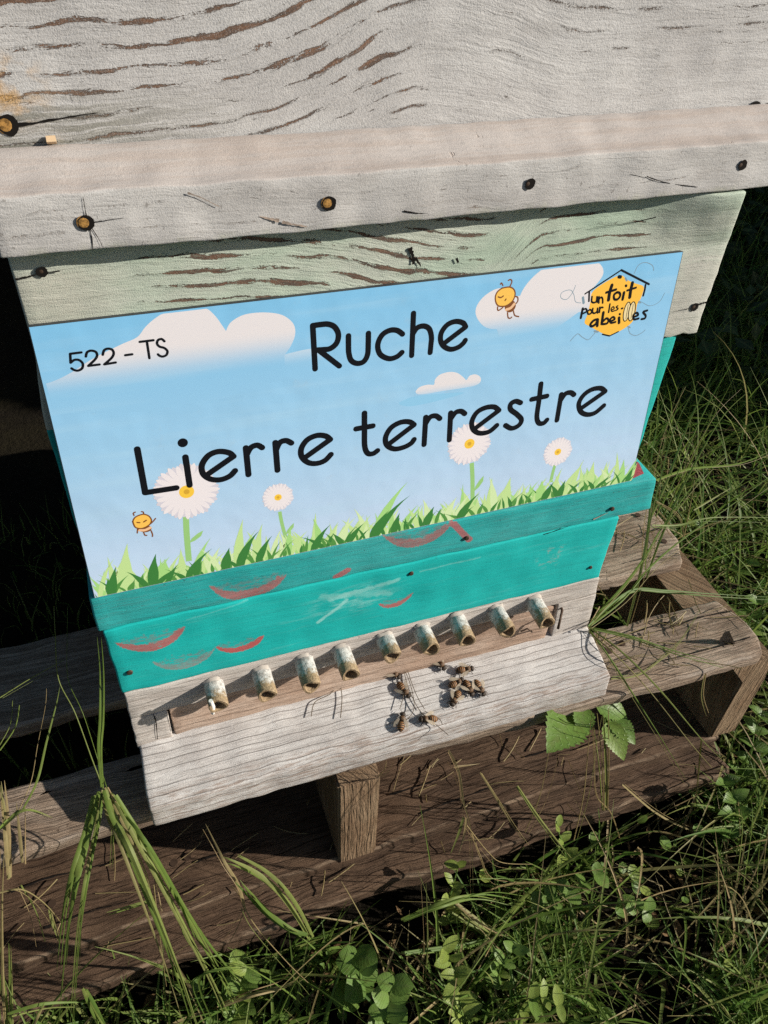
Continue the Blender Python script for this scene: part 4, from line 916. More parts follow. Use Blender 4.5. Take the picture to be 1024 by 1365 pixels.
# splinter standing on the right end of the front board
p = on(963, 858, 2, -0.441); mb = MB()
a = [mb.addv((p.x + dx, p.y + dy, p.z + dz)) for dx, dy, dz in ((-.004, .002, -.001), (.012, -.003, -.001), (.010, -.006, .003), (-.003, -.002, .024), (-.006, .000, .022), (.000, .005, .004))]
mb.f = [(0, 1, 2, 3, 4), (0, 4, 3, 5), (5, 3, 2, 1), (0, 5, 1)]; mb.build('splinter', M_PALLET, pallet, False)
def pl_fn(p):
    y = p.y
    if p.y < -0.09: y += 0.005 * mnoise.noise(Vector((p.x * 9, 4, 1))) + 0.003 * mnoise.noise(Vector((p.x * 33, 4, 1)))
    x = p.x
    if p.x > 0.59: x += 0.010 * mnoise.noise(Vector((p.y * 60, p.z * 60, 1)))
    return (x, y, p.z - 0.010 * sm(0.3, -0.2, p.x) * 0 - 0.003 * sm(-.09, -.11, p.y))
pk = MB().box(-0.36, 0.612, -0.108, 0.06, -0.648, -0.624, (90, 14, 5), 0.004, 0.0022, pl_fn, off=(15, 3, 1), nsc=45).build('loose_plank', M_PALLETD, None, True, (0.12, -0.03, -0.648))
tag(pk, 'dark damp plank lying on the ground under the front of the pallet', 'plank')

# ------------------------------------------------------------------ bees
g = G('bee_body'); t_, _, tint = g.sep(g.attr('pc').outputs['Vector'])
geo = g.n('ShaderNodeNewGeometry'); hz = g.noise(geo.outputs['Position'], 1500, 3)
st = g.ss(g.math('SINE', g.mul(t_, 62.0)), -0.1, 0.5)
ab = g.mix(st, (0.018, 0.010, 0.005), (0.30, 0.14, 0.045))
col = g.mix(g.ss(t_, 0.50, 0.53), ab, (0.095, 0.05, 0.022)); col = g.mix(g.ss(t_, 0.78, 0.81), col, (0.03, 0.018, 0.010))
col = g.mix(g.mul(g.ss(t_, 0.08, 0.0), 0.8), col, (0.02, 0.01, 0.006))
g.pbr(col, 0.55, g.bump(hz, 0.8, 0.0006), 0.4); M_BEE = g.m
g = G('bee_wing'); b = g.n('ShaderNodeBsdfPrincipled'); b.inputs['Base Color'].default_value = (0.50, 0.42, 0.32, 1); b.inputs['Roughness'].default_value = 0.25
tr = g.n('ShaderNodeBsdfTransparent'); mx = g.n('ShaderNodeMixShader'); mx.inputs[0].default_value = 0.6
g.t.links.new(tr.outputs[0], mx.inputs[1]); g.t.links.new(b.outputs[0], mx.inputs[2]); g.t.links.new(mx.outputs[0], g.out.inputs[0]); M_WING = g.m
M_BLEG = flat_mat('bee_leg', (0.03, 0.015, 0.008), 0.5)
def bee(label, frame, Ls=1.0, wing=0.35):
    """frame: 4x4 with +x = forward, +z = away from the surface"""
    o = empty('honey_bee', (0, 0, 0), label, 'bee', 'bees on the landing board'); o.matrix_world = frame; WORLD[o.name] = Vector((0, 0, 0))
    L = 0.0170 * Ls
    prof = [(0.0, 0.0006), (0.03, 0.0012), (0.10, 0.0020), (0.20, 0.0026), (0.32, 0.0028), (0.42, 0.0024), (0.49, 0.0014), (0.515, 0.0010), (0.55, 0.0019), (0.62, 0.0026), (0.70, 0.0026), (0.765, 0.0018), (0.79, 0.0010), (0.82, 0.0016), (0.88, 0.0020), (0.95, 0.0016), (1.0, 0.0005)]
    mb = MB(); n = 12; rings = []
    for t, r in prof:
        x = (t - 0.55) * L; zc = 0.0032 - 0.0007 * sm(.5, 0, t) - 0.0006 * sm(.78, 1, t)
        rings.append([mb.addv((x, math.cos(2 * math.pi * k / n) * r * 1.22 * Ls * (1.15 if t > .8 else 1), zc + math.sin(2 * math.pi * k / n) * r * 1.10 * Ls), (t, 0, 0)) for k in range(n)])
    for a, b_ in zip(rings, rings[1:]):
        for k in range(n): mb.f.append((a[k], a[(k + 1) % n], b_[(k + 1) % n], b_[k]))
    mb.f.append(tuple(reversed(rings[0]))); mb.f.append(tuple(rings[-1])); mb.build('body', M_BEE, o)
    for s in (-1, 1):
        for (x0, ang, ln, wd, z0) in ((0.0022, wing, 0.0098, 0.0032, 0.0056), (0.0008, wing + .25, 0.0068, 0.0024, 0.0053)):
            mb = MB(); d = Vector((-math.cos(ang), s * math.sin(ang), 0)); nn = Vector((-d.y, d.x, 0)) * s
            pts = [(0, -.1), (.3, -.5), (.7, -.62), (.95, -.3), (1, 0), (.9, .38), (.6, .5), (.25, .25)]
            mb.f.append(tuple(mb.addv(Vector((x0, s * 0.0014, z0)) + d * ln * Ls * f + nn * wd * Ls * w_ + Vector((0, 0, -0.0012 * f))) for f, w_ in pts)); mb.build('wing', M_WING, o, False)
        for (x0, dx) in ((0.0030, 0.0030), (0.0014, -0.0006), (0.0002, -0.0036)):
            mb = MB(); mb.tube([(x0, s * 0.0012, 0.0022), (x0 + dx * .5, s * 0.0032, 0.0030), (x0 + dx * .9, s * 0.0042, 0.0010), (x0 + dx * 1.2, s * 0.0047, 0.0002)], [0.00034, 0.00036, 0.00028, 0.00016], 5); mb.build('leg', M_BLEG, o)
        mb = MB(); mb.tube([(0.0064 * Ls, s * 0.0007, 0.0034), (0.0080 * Ls, s * 0.0014, 0.0042), (0.0094 * Ls, s * 0.0022, 0.0032)], 0.00018, 4); mb.build('antenna', M_BLEG, o)
LA = math.radians(18.2); L_N = Vector((0, -math.sin(LA), math.cos(LA))); L_O = Vector((0, -0.0258, -0.3953))
def on_land(px, py, h=0.0):
    r = ray(px, py); t = (L_O + L_N * h - CP).dot(L_N) / r.dot(L_N); return CP + r * t
def bee_at(label, c, head, roll=0.0, Ls=1.0, h=0.0004, wing=0.48):
    a = on_land(*c, 0.003); b_ = on_land(*head, 0.003); f = (b_ - a).normalized(); zz = L_N.copy(); y_ = zz.cross(f).normalized(); zz = f.cross(y_)
    if roll: q = Matrix.Rotation(roll, 3, f); y_ = q @ y_; zz = q @ zz
    base = a - L_N * (0.003 - h)
    M = Matrix((( f.x, y_.x, zz.x, base.x), (f.y, y_.y, zz.y, base.y), (f.z, y_.z, zz.z, base.z), (0, 0, 0, 1))); bee(label, M, Ls, wing)
bee_at('honey bee crouched left of the cluster and facing down to the right', (540, 920), (548, 930), 0.3)
bee_at('honey bee at the lower left of the landing board with its head turned up', (536.5, 961), (538, 950), -0.2)
bee_at('honey bee walking left beside the lower left bee near the board edge', (570, 959.5), (558, 960), 0.2, 1.0, 0.0004, 0.5)
bee_at('honey bee half hidden in the slot below the fifth peg from the left', (525, 898), (533, 903), 0.0, .95)
bee_at('honey bee coming out of the slot under the sixth peg from the left', (587, 884), (594, 893), 0.1)
bee_at('honey bee facing right alone above the cluster', (621, 892), (634, 890), 0.1)
bee_at('honey bee at the top left of the cluster heading up to the right', (609, 909), (618, 904), 0.15, .95)
bee_at('honey bee in the middle of the cluster with wings spread', (625, 918.5), (629, 926), -0.1, .95, .0008, .7)
bee_at('honey bee at the right of the cluster heading down to the right', (640, 918), (647, 929), 0.0)
bee_at('honey bee at the lower left of the cluster with its head down', (607, 932), (601, 943), 0.1, 1.0, .0004, .5)
# thin dry strands caught in the slot
M_FIBRE = flat_mat('dry_fibre', (0.10, 0.075, 0.05), 0.8)
st = empty('dry_root_strands', on_land(545, 900), 'thin dark root fibres trailing from the slot down the landing board beside the left bees', 'fibres')
for path in ([(533, 882), (533, 900), (538, 925), (533, 945)], [(537, 882), (541, 905), (550, 930), (562, 950), (580, 965), (598, 980)], [(541, 884), (547, 905), (556, 928), (566, 945)], [(538, 890), (548, 915), (552, 945), (540, 962)], [(566, 948), (585, 958), (590, 966)]):
    mb = MB(); mb.tube(crom([on_land(*p, 0.0035 if i else 0.002) for i, p in enumerate(path)], 5), 0.00032, 5); mb.build('strand', M_FIBRE, st)
st = empty('twig_strand', on_land(455, 920), 'thin dark twig hanging below the fourth peg from the left', 'twig')
for path in ([(453, 908), (456, 930), (454, 957)], [(452, 910), (440, 925), (420, 936), (415, 955)]):
    mb = MB(); mb.tube(crom([on_land(*p, 0.003) for p in path], 5), 0.0004, 5); mb.build('strand', M_FIBRE, st)

# ------------------------------------------------------------------ grass
def blade_path(x, y, z, L, lean, az, curl, n=6):
    pts = [Vector((x, y, z))]; a = lean; p = pts[0].copy()
    for i in range(n):
        d = Vector((math.cos(az) * math.sin(a), math.sin(az) * math.sin(a), math.cos(a)))
        p = p + d * (L / n); pts.append(p.copy()); a += curl / n
        if p.z < GZ + 0.012: p.z = GZ + 0.012 + random.random() * .01
    return pts
PALX0, PALX1, PALY0, PALY1 = -0.345, 0.612, -0.112, 0.62
def scatter(name, n, region, Lr, Wr, tintf, leanr, curlr, inside=0.0, seg=6, seed=1, keep=None):
    random.seed(seed); mb = MB()
    for _ in range(n):
        x, y = region()
        if PALX0 < x < PALX1 and PALY0 < y < PALY1 and random.random() > inside: continue
        if keep and not keep(x, y): continue
        L = random.uniform(*Lr); wd = random.uniform(*Wr); az = random.uniform(0, 2 * math.pi)
        # keep the long ones from reaching into the hive
        pts = blade_path(x, y, gz(x, y) - 0.004, L, random.uniform(*leanr), az, random.uniform(*curlr), seg)
        if any(-0.02 < q.x < 0.46 and -0.10 < q.y < 0.5 for q in pts) or any(PALX0 < q.x < 0.60 and -0.078 < q.y < .6 and -0.63 < q.z < -0.43 for q in pts): continue
        side = Vector((math.cos(az + 1.57 + random.uniform(-.5, .5)), math.sin(az + 1.57), random.uniform(-.3, .3)))
        wds = [wd * (0.75 + .25 * math.sin(math.pi * min(1, i / seg * 1.4))) * (1 - (i / seg) ** 2.2) + 0.00025 for i in range(seg + 1)]
        mb.ribbon(pts, wds, side, random.uniform(.15, .6), tintf())
    return tag(mb.build(name, M_GRASS), kind='stuff')
gt = lambda: min(0.70, max(0, random.gauss(0.35, 0.22)))
dt = lambda: random.uniform(0.78, 1.0)
near = lambda: (random.uniform(-0.42, 0.95), random.uniform(-0.46, -0.09))
rightr = lambda: (random.uniform(0.56, 1.5), random.uniform(-0.45, 1.1))
backr = lambda: (random.uniform(-0.7, 2.7), random.uniform(0.55, 2.6))
clear = lambda x, y: (Vector((x, y, 0)) - Vector((CP.x, CP.y, 0))).length > 0.10
patchy = lambda x, y, k=0.0: mnoise.noise(Vector((x * 7, y * 7, 5.1 + k))) + 0.5 * mnoise.noise(Vector((x * 19, y * 19, 2.1)))
nk = lambda x, y: clear(x, y) and patchy(x, y) > -0.05 + 0.25 * sm(0.12, 0.35, x)
rk = lambda x, y: patchy(x, y) > -0.25
gt2 = lambda: min(0.66, max(0, random.gauss(0.30, 0.2)))
scatter('meadow_grass', 11000, near, (0.03, 0.12), (0.0018, 0.0046), gt2, (0.1, 1.0), (0.2, 1.6), seed=2, keep=nk)
scatter('meadow_grass', 6500, rightr, (0.06, 0.24), (0.0022, 0.0052), gt2, (0.1, 1.0), (0.4, 2.0), seed=3, keep=rk)
scatter('meadow_grass', 7000, backr, (0.10, 0.32), (0.003, 0.0065), gt2, (0.05, 0.8), (0.3, 1.6), seed=4, inside=0.0, keep=lambda x, y: x > 0.45 or (y > 2.0))
scatter('dry_grass', 1100, near, (0.04, 0.15), (0.0007, 0.0020), dt, (0.9, 1.5), (-0.2, 0.6), seed=5, keep=clear)
scatter('dry_grass', 800, rightr, (0.05, 0.2), (0.0007, 0.002), dt, (0.8, 1.5), (-0.2, 0.6), seed=6)
random.seed(77); mb = MB()
for _ in range(1500):
    x, y = near() if random.random() < .55 else rightr()
    if (PALX0 < x < PALX1 and PALY0 < y < PALY1) or not clear(x, y) or patchy(x, y, 9) < 0.05: continue
    p = Vector((x, y, gz(x, y) + random.uniform(.012, .06))); nn = Vector((random.gauss(.3, .4), random.gauss(-.3, .4), 1)).normalized(); a = nn.cross(Vector((random.gauss(0, 1), random.gauss(0, 1), 0))).normalized(); b = nn.cross(a)
    R_ = random.uniform(.004, .0095); t = random.uniform(.2, 1); c0 = mb.addv(p - nn * R_ * .25, (.5, .5, t)); rg = [mb.addv(p + (a * math.cos(q) + b * math.sin(q) * .85) * R_, (.5 + .5 * math.cos(q), .5 + .5 * math.sin(q), t)) for q in [2 * math.pi * k / 9 for k in range(9)]]
    for k in range(9): mb.f.append((c0, rg[k], rg[(k + 1) % 9]))
tag(mb.build('ground_cover', M_LEAF), kind='stuff')
scatter('long_grass', 190, lambda: (random.uniform(-.3, .75), random.uniform(-.30, -.115)), (0.12, 0.26), (0.0012, 0.0034), lambda: random.choice((random.uniform(.2, .7), random.uniform(.78, 1))), (0.05, 0.9), (.3, 1.8), seg=9, seed=41, keep=lambda x, y: (Vector((x, y)) - Vector((CP.x, CP.y))).length > .2)
scatter('long_grass', 200, lambda: (random.uniform(.615, 1.1), random.uniform(-.25, .5)), (0.15, 0.34), (0.0014, 0.0038), lambda: random.choice((random.uniform(.3, .7), random.uniform(.3, .7), random.uniform(.78, 1))), (0.05, 0.8), (.3, 1.9), seg=9, seed=42)
random.seed(91); mb = MB()
for _ in range(150):
    zone = random.random()
    if zone < .45: x, y, z = random.uniform(-.2, .6), random.uniform(-.10, -.0), 0; z = -.622 if y < -.079 else -.600
    elif zone < .7: x, y, z = random.uniform(.42, .59), random.uniform(-.07, -.01), -.4385
    else: x, y, z = random.uniform(.42, .6), random.uniform(.06, .14), -.4385
    a = random.gauss(0.2, .9); L = random.uniform(.008, .05); c = random.uniform(-.5, .5); p = Vector((x, y, z + .0012)); P = [p]
    for k in range(4): a += c / 4; p = p + Vector((math.cos(a), math.sin(a), random.uniform(-.05, .16))) * L / 4; p.y = max(p.y, -.107); P.append(Vector(p))
    mb.tube(P, random.uniform(.0003, .0007), 4, True, lambda i, k: (0, .2, random.uniform(.84, 1)))
tag(mb.build('straw_litter', M_GRASS), kind='stuff')
M_LITTER = flat_mat('dead_leaf_litter', (0.13, 0.08, 0.04), 0.85, 0.1, 0, 0.5); mb = MB()
for _ in range(2600):
    x, y = near() if random.random() < .6 else rightr()
    if PALX0 < x < PALX1 and PALY0 < y < PALY1: continue
    p = Vector((x, y, gz(x, y) + random.uniform(.003, .02))); a = Vector((random.gauss(0, 1), random.gauss(0, 1), random.gauss(0, .25))).normalized(); b = Vector((random.gauss(0, .3), random.gauss(0, .3), 1)).cross(a).normalized(); L = random.uniform(.006, .022); W = L * random.uniform(.15, .6)
    q = [mb.addv(p - a * L * .5), mb.addv(p - b * W * .5 + Vector((0, 0, .003))), mb.addv(p + a * L * .5), mb.addv(p + b * W * .5)]; mb.f.append(tuple(q))
tag(mb.build('leaf_litter', M_LITTER, None, False), kind='stuff')
scatter('short_grass', 1500, lambda: (random.uniform(-.33, .6), random.uniform(0.05, .6)), (0.02, 0.08), (0.001, 0.003), gt, (.1, .7), (.2, 1.), inside=1.0, seed=8)

# ------------------------------------------------------------------ tall stalks and blades one can follow, each tuft a thing
def tuft(label, blades, group='tall grass tufts', cat='grass tuft', name='grass_tuft'):
    """blades: (path [(px,py,depth y)], width in m, tint)"""
    root = at(*blades[0][0][0]); o = empty(name, root, label, cat, group)
    more = []
    for path, wd, tint in blades:
        for c in range(3 if wd > .0045 else 1):
            jx, jy = random.uniform(-24, 24), random.uniform(-10, 10)
            more.append(([(q[0] + jx * (.25 + .75 * i / len(path)), q[1] + jy * (.3 + .7 * i / len(path)), q[2] + random.uniform(-.006, .006)) for i, q in enumerate(path)], wd * random.uniform(.2, .6), min(1, max(0, tint + random.uniform(-.2, .45)))))
    for path, wd, tint in [(p_, w_ * .60 if w_ > .0028 else w_, t_) for p_, w_, t_ in blades] + more:
        P = crom([at(*q) for q in path], 6); n = len(P); mb = MB()
        P = [Vector((q.x, q.y, max(q.z, GZ))) for q in P]
        tng = (P[-1] - P[0]).normalized(); side = tng.cross((CP - P[n // 2]).normalized()) + Vector((0, 0.25, 0.1)) * random.uniform(-1, 1)
        if wd < 0.0016: mb.tube(P, [wd * .5 * (1 - .6 * i / n) for i in range(n)], 5, True, lambda i, k: (0, 0.2, tint)); mb.build('stalk', M_GRASS, o)
        else:
            mb.ribbon(P, [wd * (0.7 + .3 * math.sin(math.pi * min(1, i / (n - 1) * 1.3))) * (1 - (i / (n - 1)) ** 3 * .92) for i in range(n)], side, random.uniform(.2, .5), tint); mb.build('blade', M_GRASS, o)
random.seed(14)
tuft('knotted green grass tuft bending forward over the left end of the pallet', [
    ([(140, 1052, -.065), (150, 1085, -.085), (172, 1130, -.11), (206, 1212, -.14), (240, 1300, -.16), (266, 1380, -.17)], .0075, .55),
    ([(150, 1060, -.07), (172, 1100, -.09), (200, 1150, -.115), (246, 1235, -.14), (290, 1320, -.16), (312, 1372, -.165)], .0065, .62),
    ([(165, 1085, -.085), (200, 1130, -.11), (262, 1235, -.14), (320, 1310, -.155), (372, 1372, -.16)], .0042, .45),
    ([(175, 1095, -.085), (205, 1140, -.105), (238, 1200, -.13), (262, 1252, -.14), (300, 1290, -.15)], .0036, .35),
    ([(132, 1055, -.06), (125, 1090, -.08), (112, 1140, -.1), (100, 1190, -.12), (88, 1260, -.13), (78, 1370, -.14)], .0062, .42),
    ([(128, 1060, -.06), (118, 1110, -.085), (104, 1160, -.11), (94, 1215, -.12), (88, 1290, -.13)], .0068, .5),
    ([(137, 1050, -.065), (134, 1000, -.055), (137, 960, -.045), (138, 900, -.035), (135, 850, -.03)], .0042, .4),
    ([(204, 1200, -.13), (180, 1206, -.13), (140, 1217, -.13)], .0034, .62),
    ([(150, 1058, -.07), (151, 1100, -.08), (150, 1160, -.09)], .0030, .45),
    ([(138, 1052, -.065), (122, 1010, -.05), (100, 950, -.03), (78, 905, -.01), (74, 850, .0), (72, 808, .01)], .0012, .6),
    ([(205, 1180, -.13), (212, 1240, -.14), (222, 1315, -.15)], .0010, .9),
    ([(140, 1050, -.065), (165, 1100, -.09), (195, 1165, -.12), (205, 1215, -.135)], .0032, .85)])
tuft('loose pale grass stalks at the far left edge over the pallet', [
    ([(8, 1372, -.13), (4, 1300, -.12), (3, 1210, -.11), (6, 1130, -.10)], .0022, .86),
    ([(12, 1372, -.13), (6, 1320, -.12), (0, 1260, -.11)], .005, .5),
    ([(0, 1190, -.12), (30, 1186, -.12), (60, 1205, -.12), (83, 1232, -.12)], .0014, .84),
    ([(14, 1170, -.10), (12, 1120, -.09), (10, 1080, -.08), (6, 1040, -.07)], .0050, .95),
    ([(30, 1150, -.10), (26, 1110, -.09), (22, 1070, -.08)], .0024, .88),
    ([(0, 1105, -.09), (14, 1092, -.09), (26, 1082, -.09), (45, 1080, -.09), (70, 1090, -.09)], .0040, .6),
    ([(66, 1212, -.12), (70, 1230, -.12), (78, 1255, -.12)], .0036, .72),
    ([(30, 1080, -.085), (50, 1040, -.06), (62, 990, -.04), (75, 940, -.02), (80, 915, -.01)], .0016, .5),
    ([(0, 930, -.01), (40, 905, .0), (85, 880, .01)], .001, .6), ([(0, 1000, -.03), (20, 970, -.02), (26, 940, -.01)], .0014, .5),
    ([(28, 1180, -.1), (48, 1215, -.11), (60, 1255, -.12)], .0012, .62)])
tuft('yellowing grass blade with a dry stalk in front of the dark pallet gap', [
    ([(412, 1250, -.16), (392, 1215, -.155), (368, 1185, -.15), (340, 1162, -.14), (312, 1148, -.135), (297, 1142, -.13)], .0068, .66),
    ([(410, 1246, -.165), (390, 1240, -.16), (360, 1218, -.15), (334, 1190, -.145), (322, 1176, -.14)], .0062, .30),
    ([(327, 1212, -.14), (318, 1180, -.13), (300, 1150, -.12), (285, 1120, -.10), (274, 1098, -.085)], .0026, .9),
    ([(327, 1212, -.14), (345, 1240, -.15), (385, 1285, -.16), (425, 1325, -.17), (458, 1370, -.17)], .0011, .92),
    ([(327, 1212, -.14), (315, 1240, -.14), (305, 1258, -.14)], .0009, .9)])
tuft('dry curled straw at the front of the pallet below the landing board middle', [
    ([(598, 1000, -.10), (612, 1030, -.11), (618, 1070, -.12), (628, 1110, -.125), (631, 1190, -.14)], .0018, .9),
    ([(610, 1022, -.11), (640, 1018, -.11)], .0024, .93), ([(622, 1100, -.13), (650, 1135, -.14), (670, 1150, -.14), (710, 1152, -.14)], .0012, .92),
    ([(628, 1108, -.13), (640, 1140, -.14), (655, 1170, -.14), (690, 1176, -.14)], .0012, .93), ([(505, 1035, -.085), (513, 1025, -.085), (515, 1015, -.083)], .001, .93),
    ([(618, 1090, -.125), (612, 1110, -.13), (600, 1140, -.135)], .0044, .70), ([(640, 1030, -.11), (660, 1062, -.115), (680, 1095, -.12), (700, 1125, -.125)], .0018, .88)])
tuft('upright straw stems rising in front of the right half of the landing board', [
    ([(808, 1080, -.12), (808, 1030, -.11), (806, 985, -.10), (804, 950, -.095)], .0050, .72),
    ([(765, 1120, -.13), (778, 1060, -.12), (784, 1000, -.11), (788, 960, -.10)], .0013, .9),
    ([(828, 1125, -.13), (815, 1085, -.12), (795, 1060, -.12), (792, 1010, -.11), (790, 970, -.10)], .0012, .9),
    ([(700, 1110, -.13), (720, 1060, -.12), (732, 1000, -.11)], .001, .85),
    ([(830, 1046, -.12), (870, 1080, -.13), (905, 1100, -.14), (950, 1115, -.15), (1024, 1122, -.16)], .0024, .86),
    ([(690, 1048, -.12), (720, 1092, -.13), (750, 1130, -.14), (765, 1148, -.14)], .0024, .72),
    ([(940, 1340, -.25), (900, 1290, -.22), (860, 1250, -.20), (800, 1245, -.19), (700, 1245, -.17)], .0030, .68),
    ([(1030, 1110, -.16), (990, 1105, -.16), (930, 1110, -.16), (880, 1140, -.16)], .0042, .62), ([(1030, 1270, -.24), (985, 1215, -.21), (945, 1180, -.19), (900, 1160, -.18)], .0040, .5)])
tuft('green and gold grass clump beside the right end of the hive strip', [
    ([(785, 836, -.03), (800, 815, -.02), (832, 780, .0), (860, 742, .03), (885, 700, .06), (930, 640, .10), (970, 600, .12)], .0040, .35),
    ([(785, 836, -.03), (830, 800, -.01), (868, 755, .02), (915, 715, .04), (980, 670, .06), (1030, 632, .08)], .0036, .40),
    ([(785, 836, -.03), (840, 790, .0), (890, 790, .0), (950, 795, -.01), (1030, 800, -.02)], .0040, .25),
    ([(785, 836, -.03), (840, 848, -.05), (900, 868, -.07), (960, 884, -.09)], .0032, .35),
    ([(785, 836, -.03), (830, 870, -.06), (880, 920, -.09), (935, 985, -.12), (965, 1015, -.13)], .0030, .6),
    ([(785, 838, -.03), (815, 880, -.06), (850, 935, -.085), (885, 990, -.11), (915, 1040, -.12)], .0030, .35),
    ([(815, 905, -.07), (850, 900, -.07), (880, 880, -.06), (905, 858, -.05), (930, 820, -.03)], .0030, .74),
    ([(836, 835, -.01), (850, 780, .01), (862, 720, .04), (868, 660, .07), (870, 600, .10), (888, 520, .13)], .0028, .62),
    ([(860, 760, .03), (866, 700, .05), (880, 640, .08), (900, 570, .11), (930, 510, .13)], .0030, .66),
    ([(868, 690, .06), (890, 640, .09), (920, 560, .12), (956, 488, .14)], .0026, .58),
    ([(862, 770, .03), (880, 720, .05), (910, 650, .08), (960, 560, .12), (1000, 520, .14)], .0024, .5),
    ([(875, 670, .07), (905, 690, .07), (912, 720, .06)], .0022, .82), ([(862, 666, .07), (885, 690, .07), (908, 716, .06)], .0040, .86),
    ([(912, 715, .06), (922, 665, .07), (926, 640, .08)], .0014, .84), ([(925, 680, .07), (950, 665, .08), (975, 650, .09)], .0018, .7),
    ([(870, 700, .05), (905, 700, .05), (950, 690, .05), (1030, 690, .05)], .0020, .5), ([(875, 640, .08), (920, 625, .1), (985, 618, .11), (1030, 600, .12)], .0026, .4),
    ([(940, 900, -.08), (936, 930, -.09), (942, 955, -.1)], .0036, .78), ([(935, 985, -.11), (930, 1040, -.12), (925, 1090, -.13)], .0014, .8)])
tuft('bright green grass tuft at the lower right corner', [
    ([(990, 1372, -.28), (985, 1300, -.25), (990, 1200, -.22), (1003, 1100, -.2), (1000, 1060, -.18)], .0042, .35),
    ([(1004, 1372, -.28), (1010, 1270, -.25), (1010, 1170, -.22), (1018, 1080, -.2)], .0040, .4),
    ([(880, 1372, -.27), (920, 1310, -.25), (980, 1255, -.24), (1030, 1215, -.23)], .0040, .45), ([(900, 1372, -.27), (900, 1330, -.25), (935, 1275, -.24), (960, 1220, -.22)], .0032, .4),
    ([(1030, 1372, -.3), (995, 1320, -.27), (955, 1255, -.24), (920, 1215, -.22)], .0036, .4), ([(760, 1372, -.22), (800, 1320, -.21), (850, 1270, -.2), (905, 1240, -.2)], .0030, .5)])
tuft('broad browning grass leaf lying diagonally at the lower middle', [
    ([(610, 1205, -.15), (650, 1235, -.17), (700, 1260, -.185), (740, 1290, -.2), (775, 1310, -.21)], .0075, .76),
    ([(600, 1215, -.15), (640, 1240, -.17), (690, 1275, -.19), (740, 1310, -.2), (790, 1330, -.21)], .0075, .60),
    ([(540, 1225, -.16), (590, 1205, -.16), (640, 1192, -.16), (690, 1200, -.16)], .0052, .25), ([(540, 1270, -.18), (600, 1262, -.18), (660, 1255, -.18), (720, 1262, -.19)], .005, .2),
    ([(565, 1330, -.19), (570, 1260, -.18), (568, 1175, -.16)], .0018, .7), ([(600, 1350, -.21), (630, 1290, -.2), (655, 1240, -.18), (680, 1215, -.17)], .0024, .74),
    ([(300, 1340, -.16), (340, 1325, -.165), (385, 1312, -.17), (405, 1295, -.17)], .0055, .80), ([(560, 1372, -.2), (610, 1335, -.2), (690, 1325, -.21), (760, 1330, -.22)], .0046, .3)])
tuft('short green grass blades under the left corner of the pallet', [
    ([(10, 1352, -.15), (60, 1338, -.15), (125, 1336, -.15)], .0042, .35), ([(112, 1320, -.15), (125, 1350, -.155), (135, 1375, -.16)], .0060, .3), ([(40, 1375, -.16), (52, 1350, -.155), (60, 1335, -.15)], .004, .4),
    ([(290, 1375, -.17), (265, 1310, -.16), (300, 1290, -.16), (345, 1285, -.16)], .0040, .35)])

# ------------------------------------------------------------------ broad-leaved weeds, each leaf a part
def leaf_mesh(name, L, W, lobes=0, cup=0.2):
    mb = MB(); n = 16 if lobes == 0 else 22; ctrs = []
    t_out = []
    for k in range(n + 1):
        t = k / n; wv = math.sin(math.pi * t ** 0.8) ** 0.75 if lobes == 0 else math.sin(math.pi * t ** 0.62) ** 0.9 * (1 + 0.09 * (-1) ** k)
        ctrs.append(mb.addv((L * t, 0, -cup * L * (t - .45) ** 2), (t, 0.5, 0)))
        for s in (-1, 1):
            t_out.append(mb.addv((L * t - (0.12 * L * (1 - t) if t < 0.3 else 0), s * W * .5 * wv, cup * W * .45 * wv - cup * L * (t - .45) ** 2), (t, 0.5 + .5 * s, 0)))
    for k in range(n):
        a, b = ctrs[k], ctrs[k + 1]
        mb.f.append((a, t_out[2 * k + 1], t_out[2 * k + 3], b)); mb.f.append((b, t_out[2 * k + 2], t_out[2 * k], a))
    return mb
LM = {}
def leaf_obj(parent, kind, tint, M):
    key = (kind, round(tint * 4))
    if key not in LM:
        mbx = {'round': lambda: leaf_mesh('l', 1.0, 1.0), 'oval': lambda: leaf_mesh('l', 1.0, 0.62), 'toothed': lambda: leaf_mesh('l', 1.0, 0.72, 1, .3)}[kind]()
        mbx.p = [(a, b, tint) for a, b, c in mbx.p]
        o = mbx.build('leaf', M_LEAF, parent, True, (0, 0, 0)); LM[key] = o.data
    else:
        o = D.objects.new('leaf', LM[key]); COL.objects.link(o)
    o.parent = parent; o.location = (0, 0, 0); o.matrix_local = M
def orient(pos, d, up, s):
    d = d.normalized(); y = up.cross(d).normalized(); z = d.cross(y)
    return Matrix(((d.x * s, y.x * s, z.x * s, pos.x), (d.y * s, y.y * s, z.y * s, pos.y), (d.z * s, y.z * s, z.z * s, pos.z), (0, 0, 0, 1)))
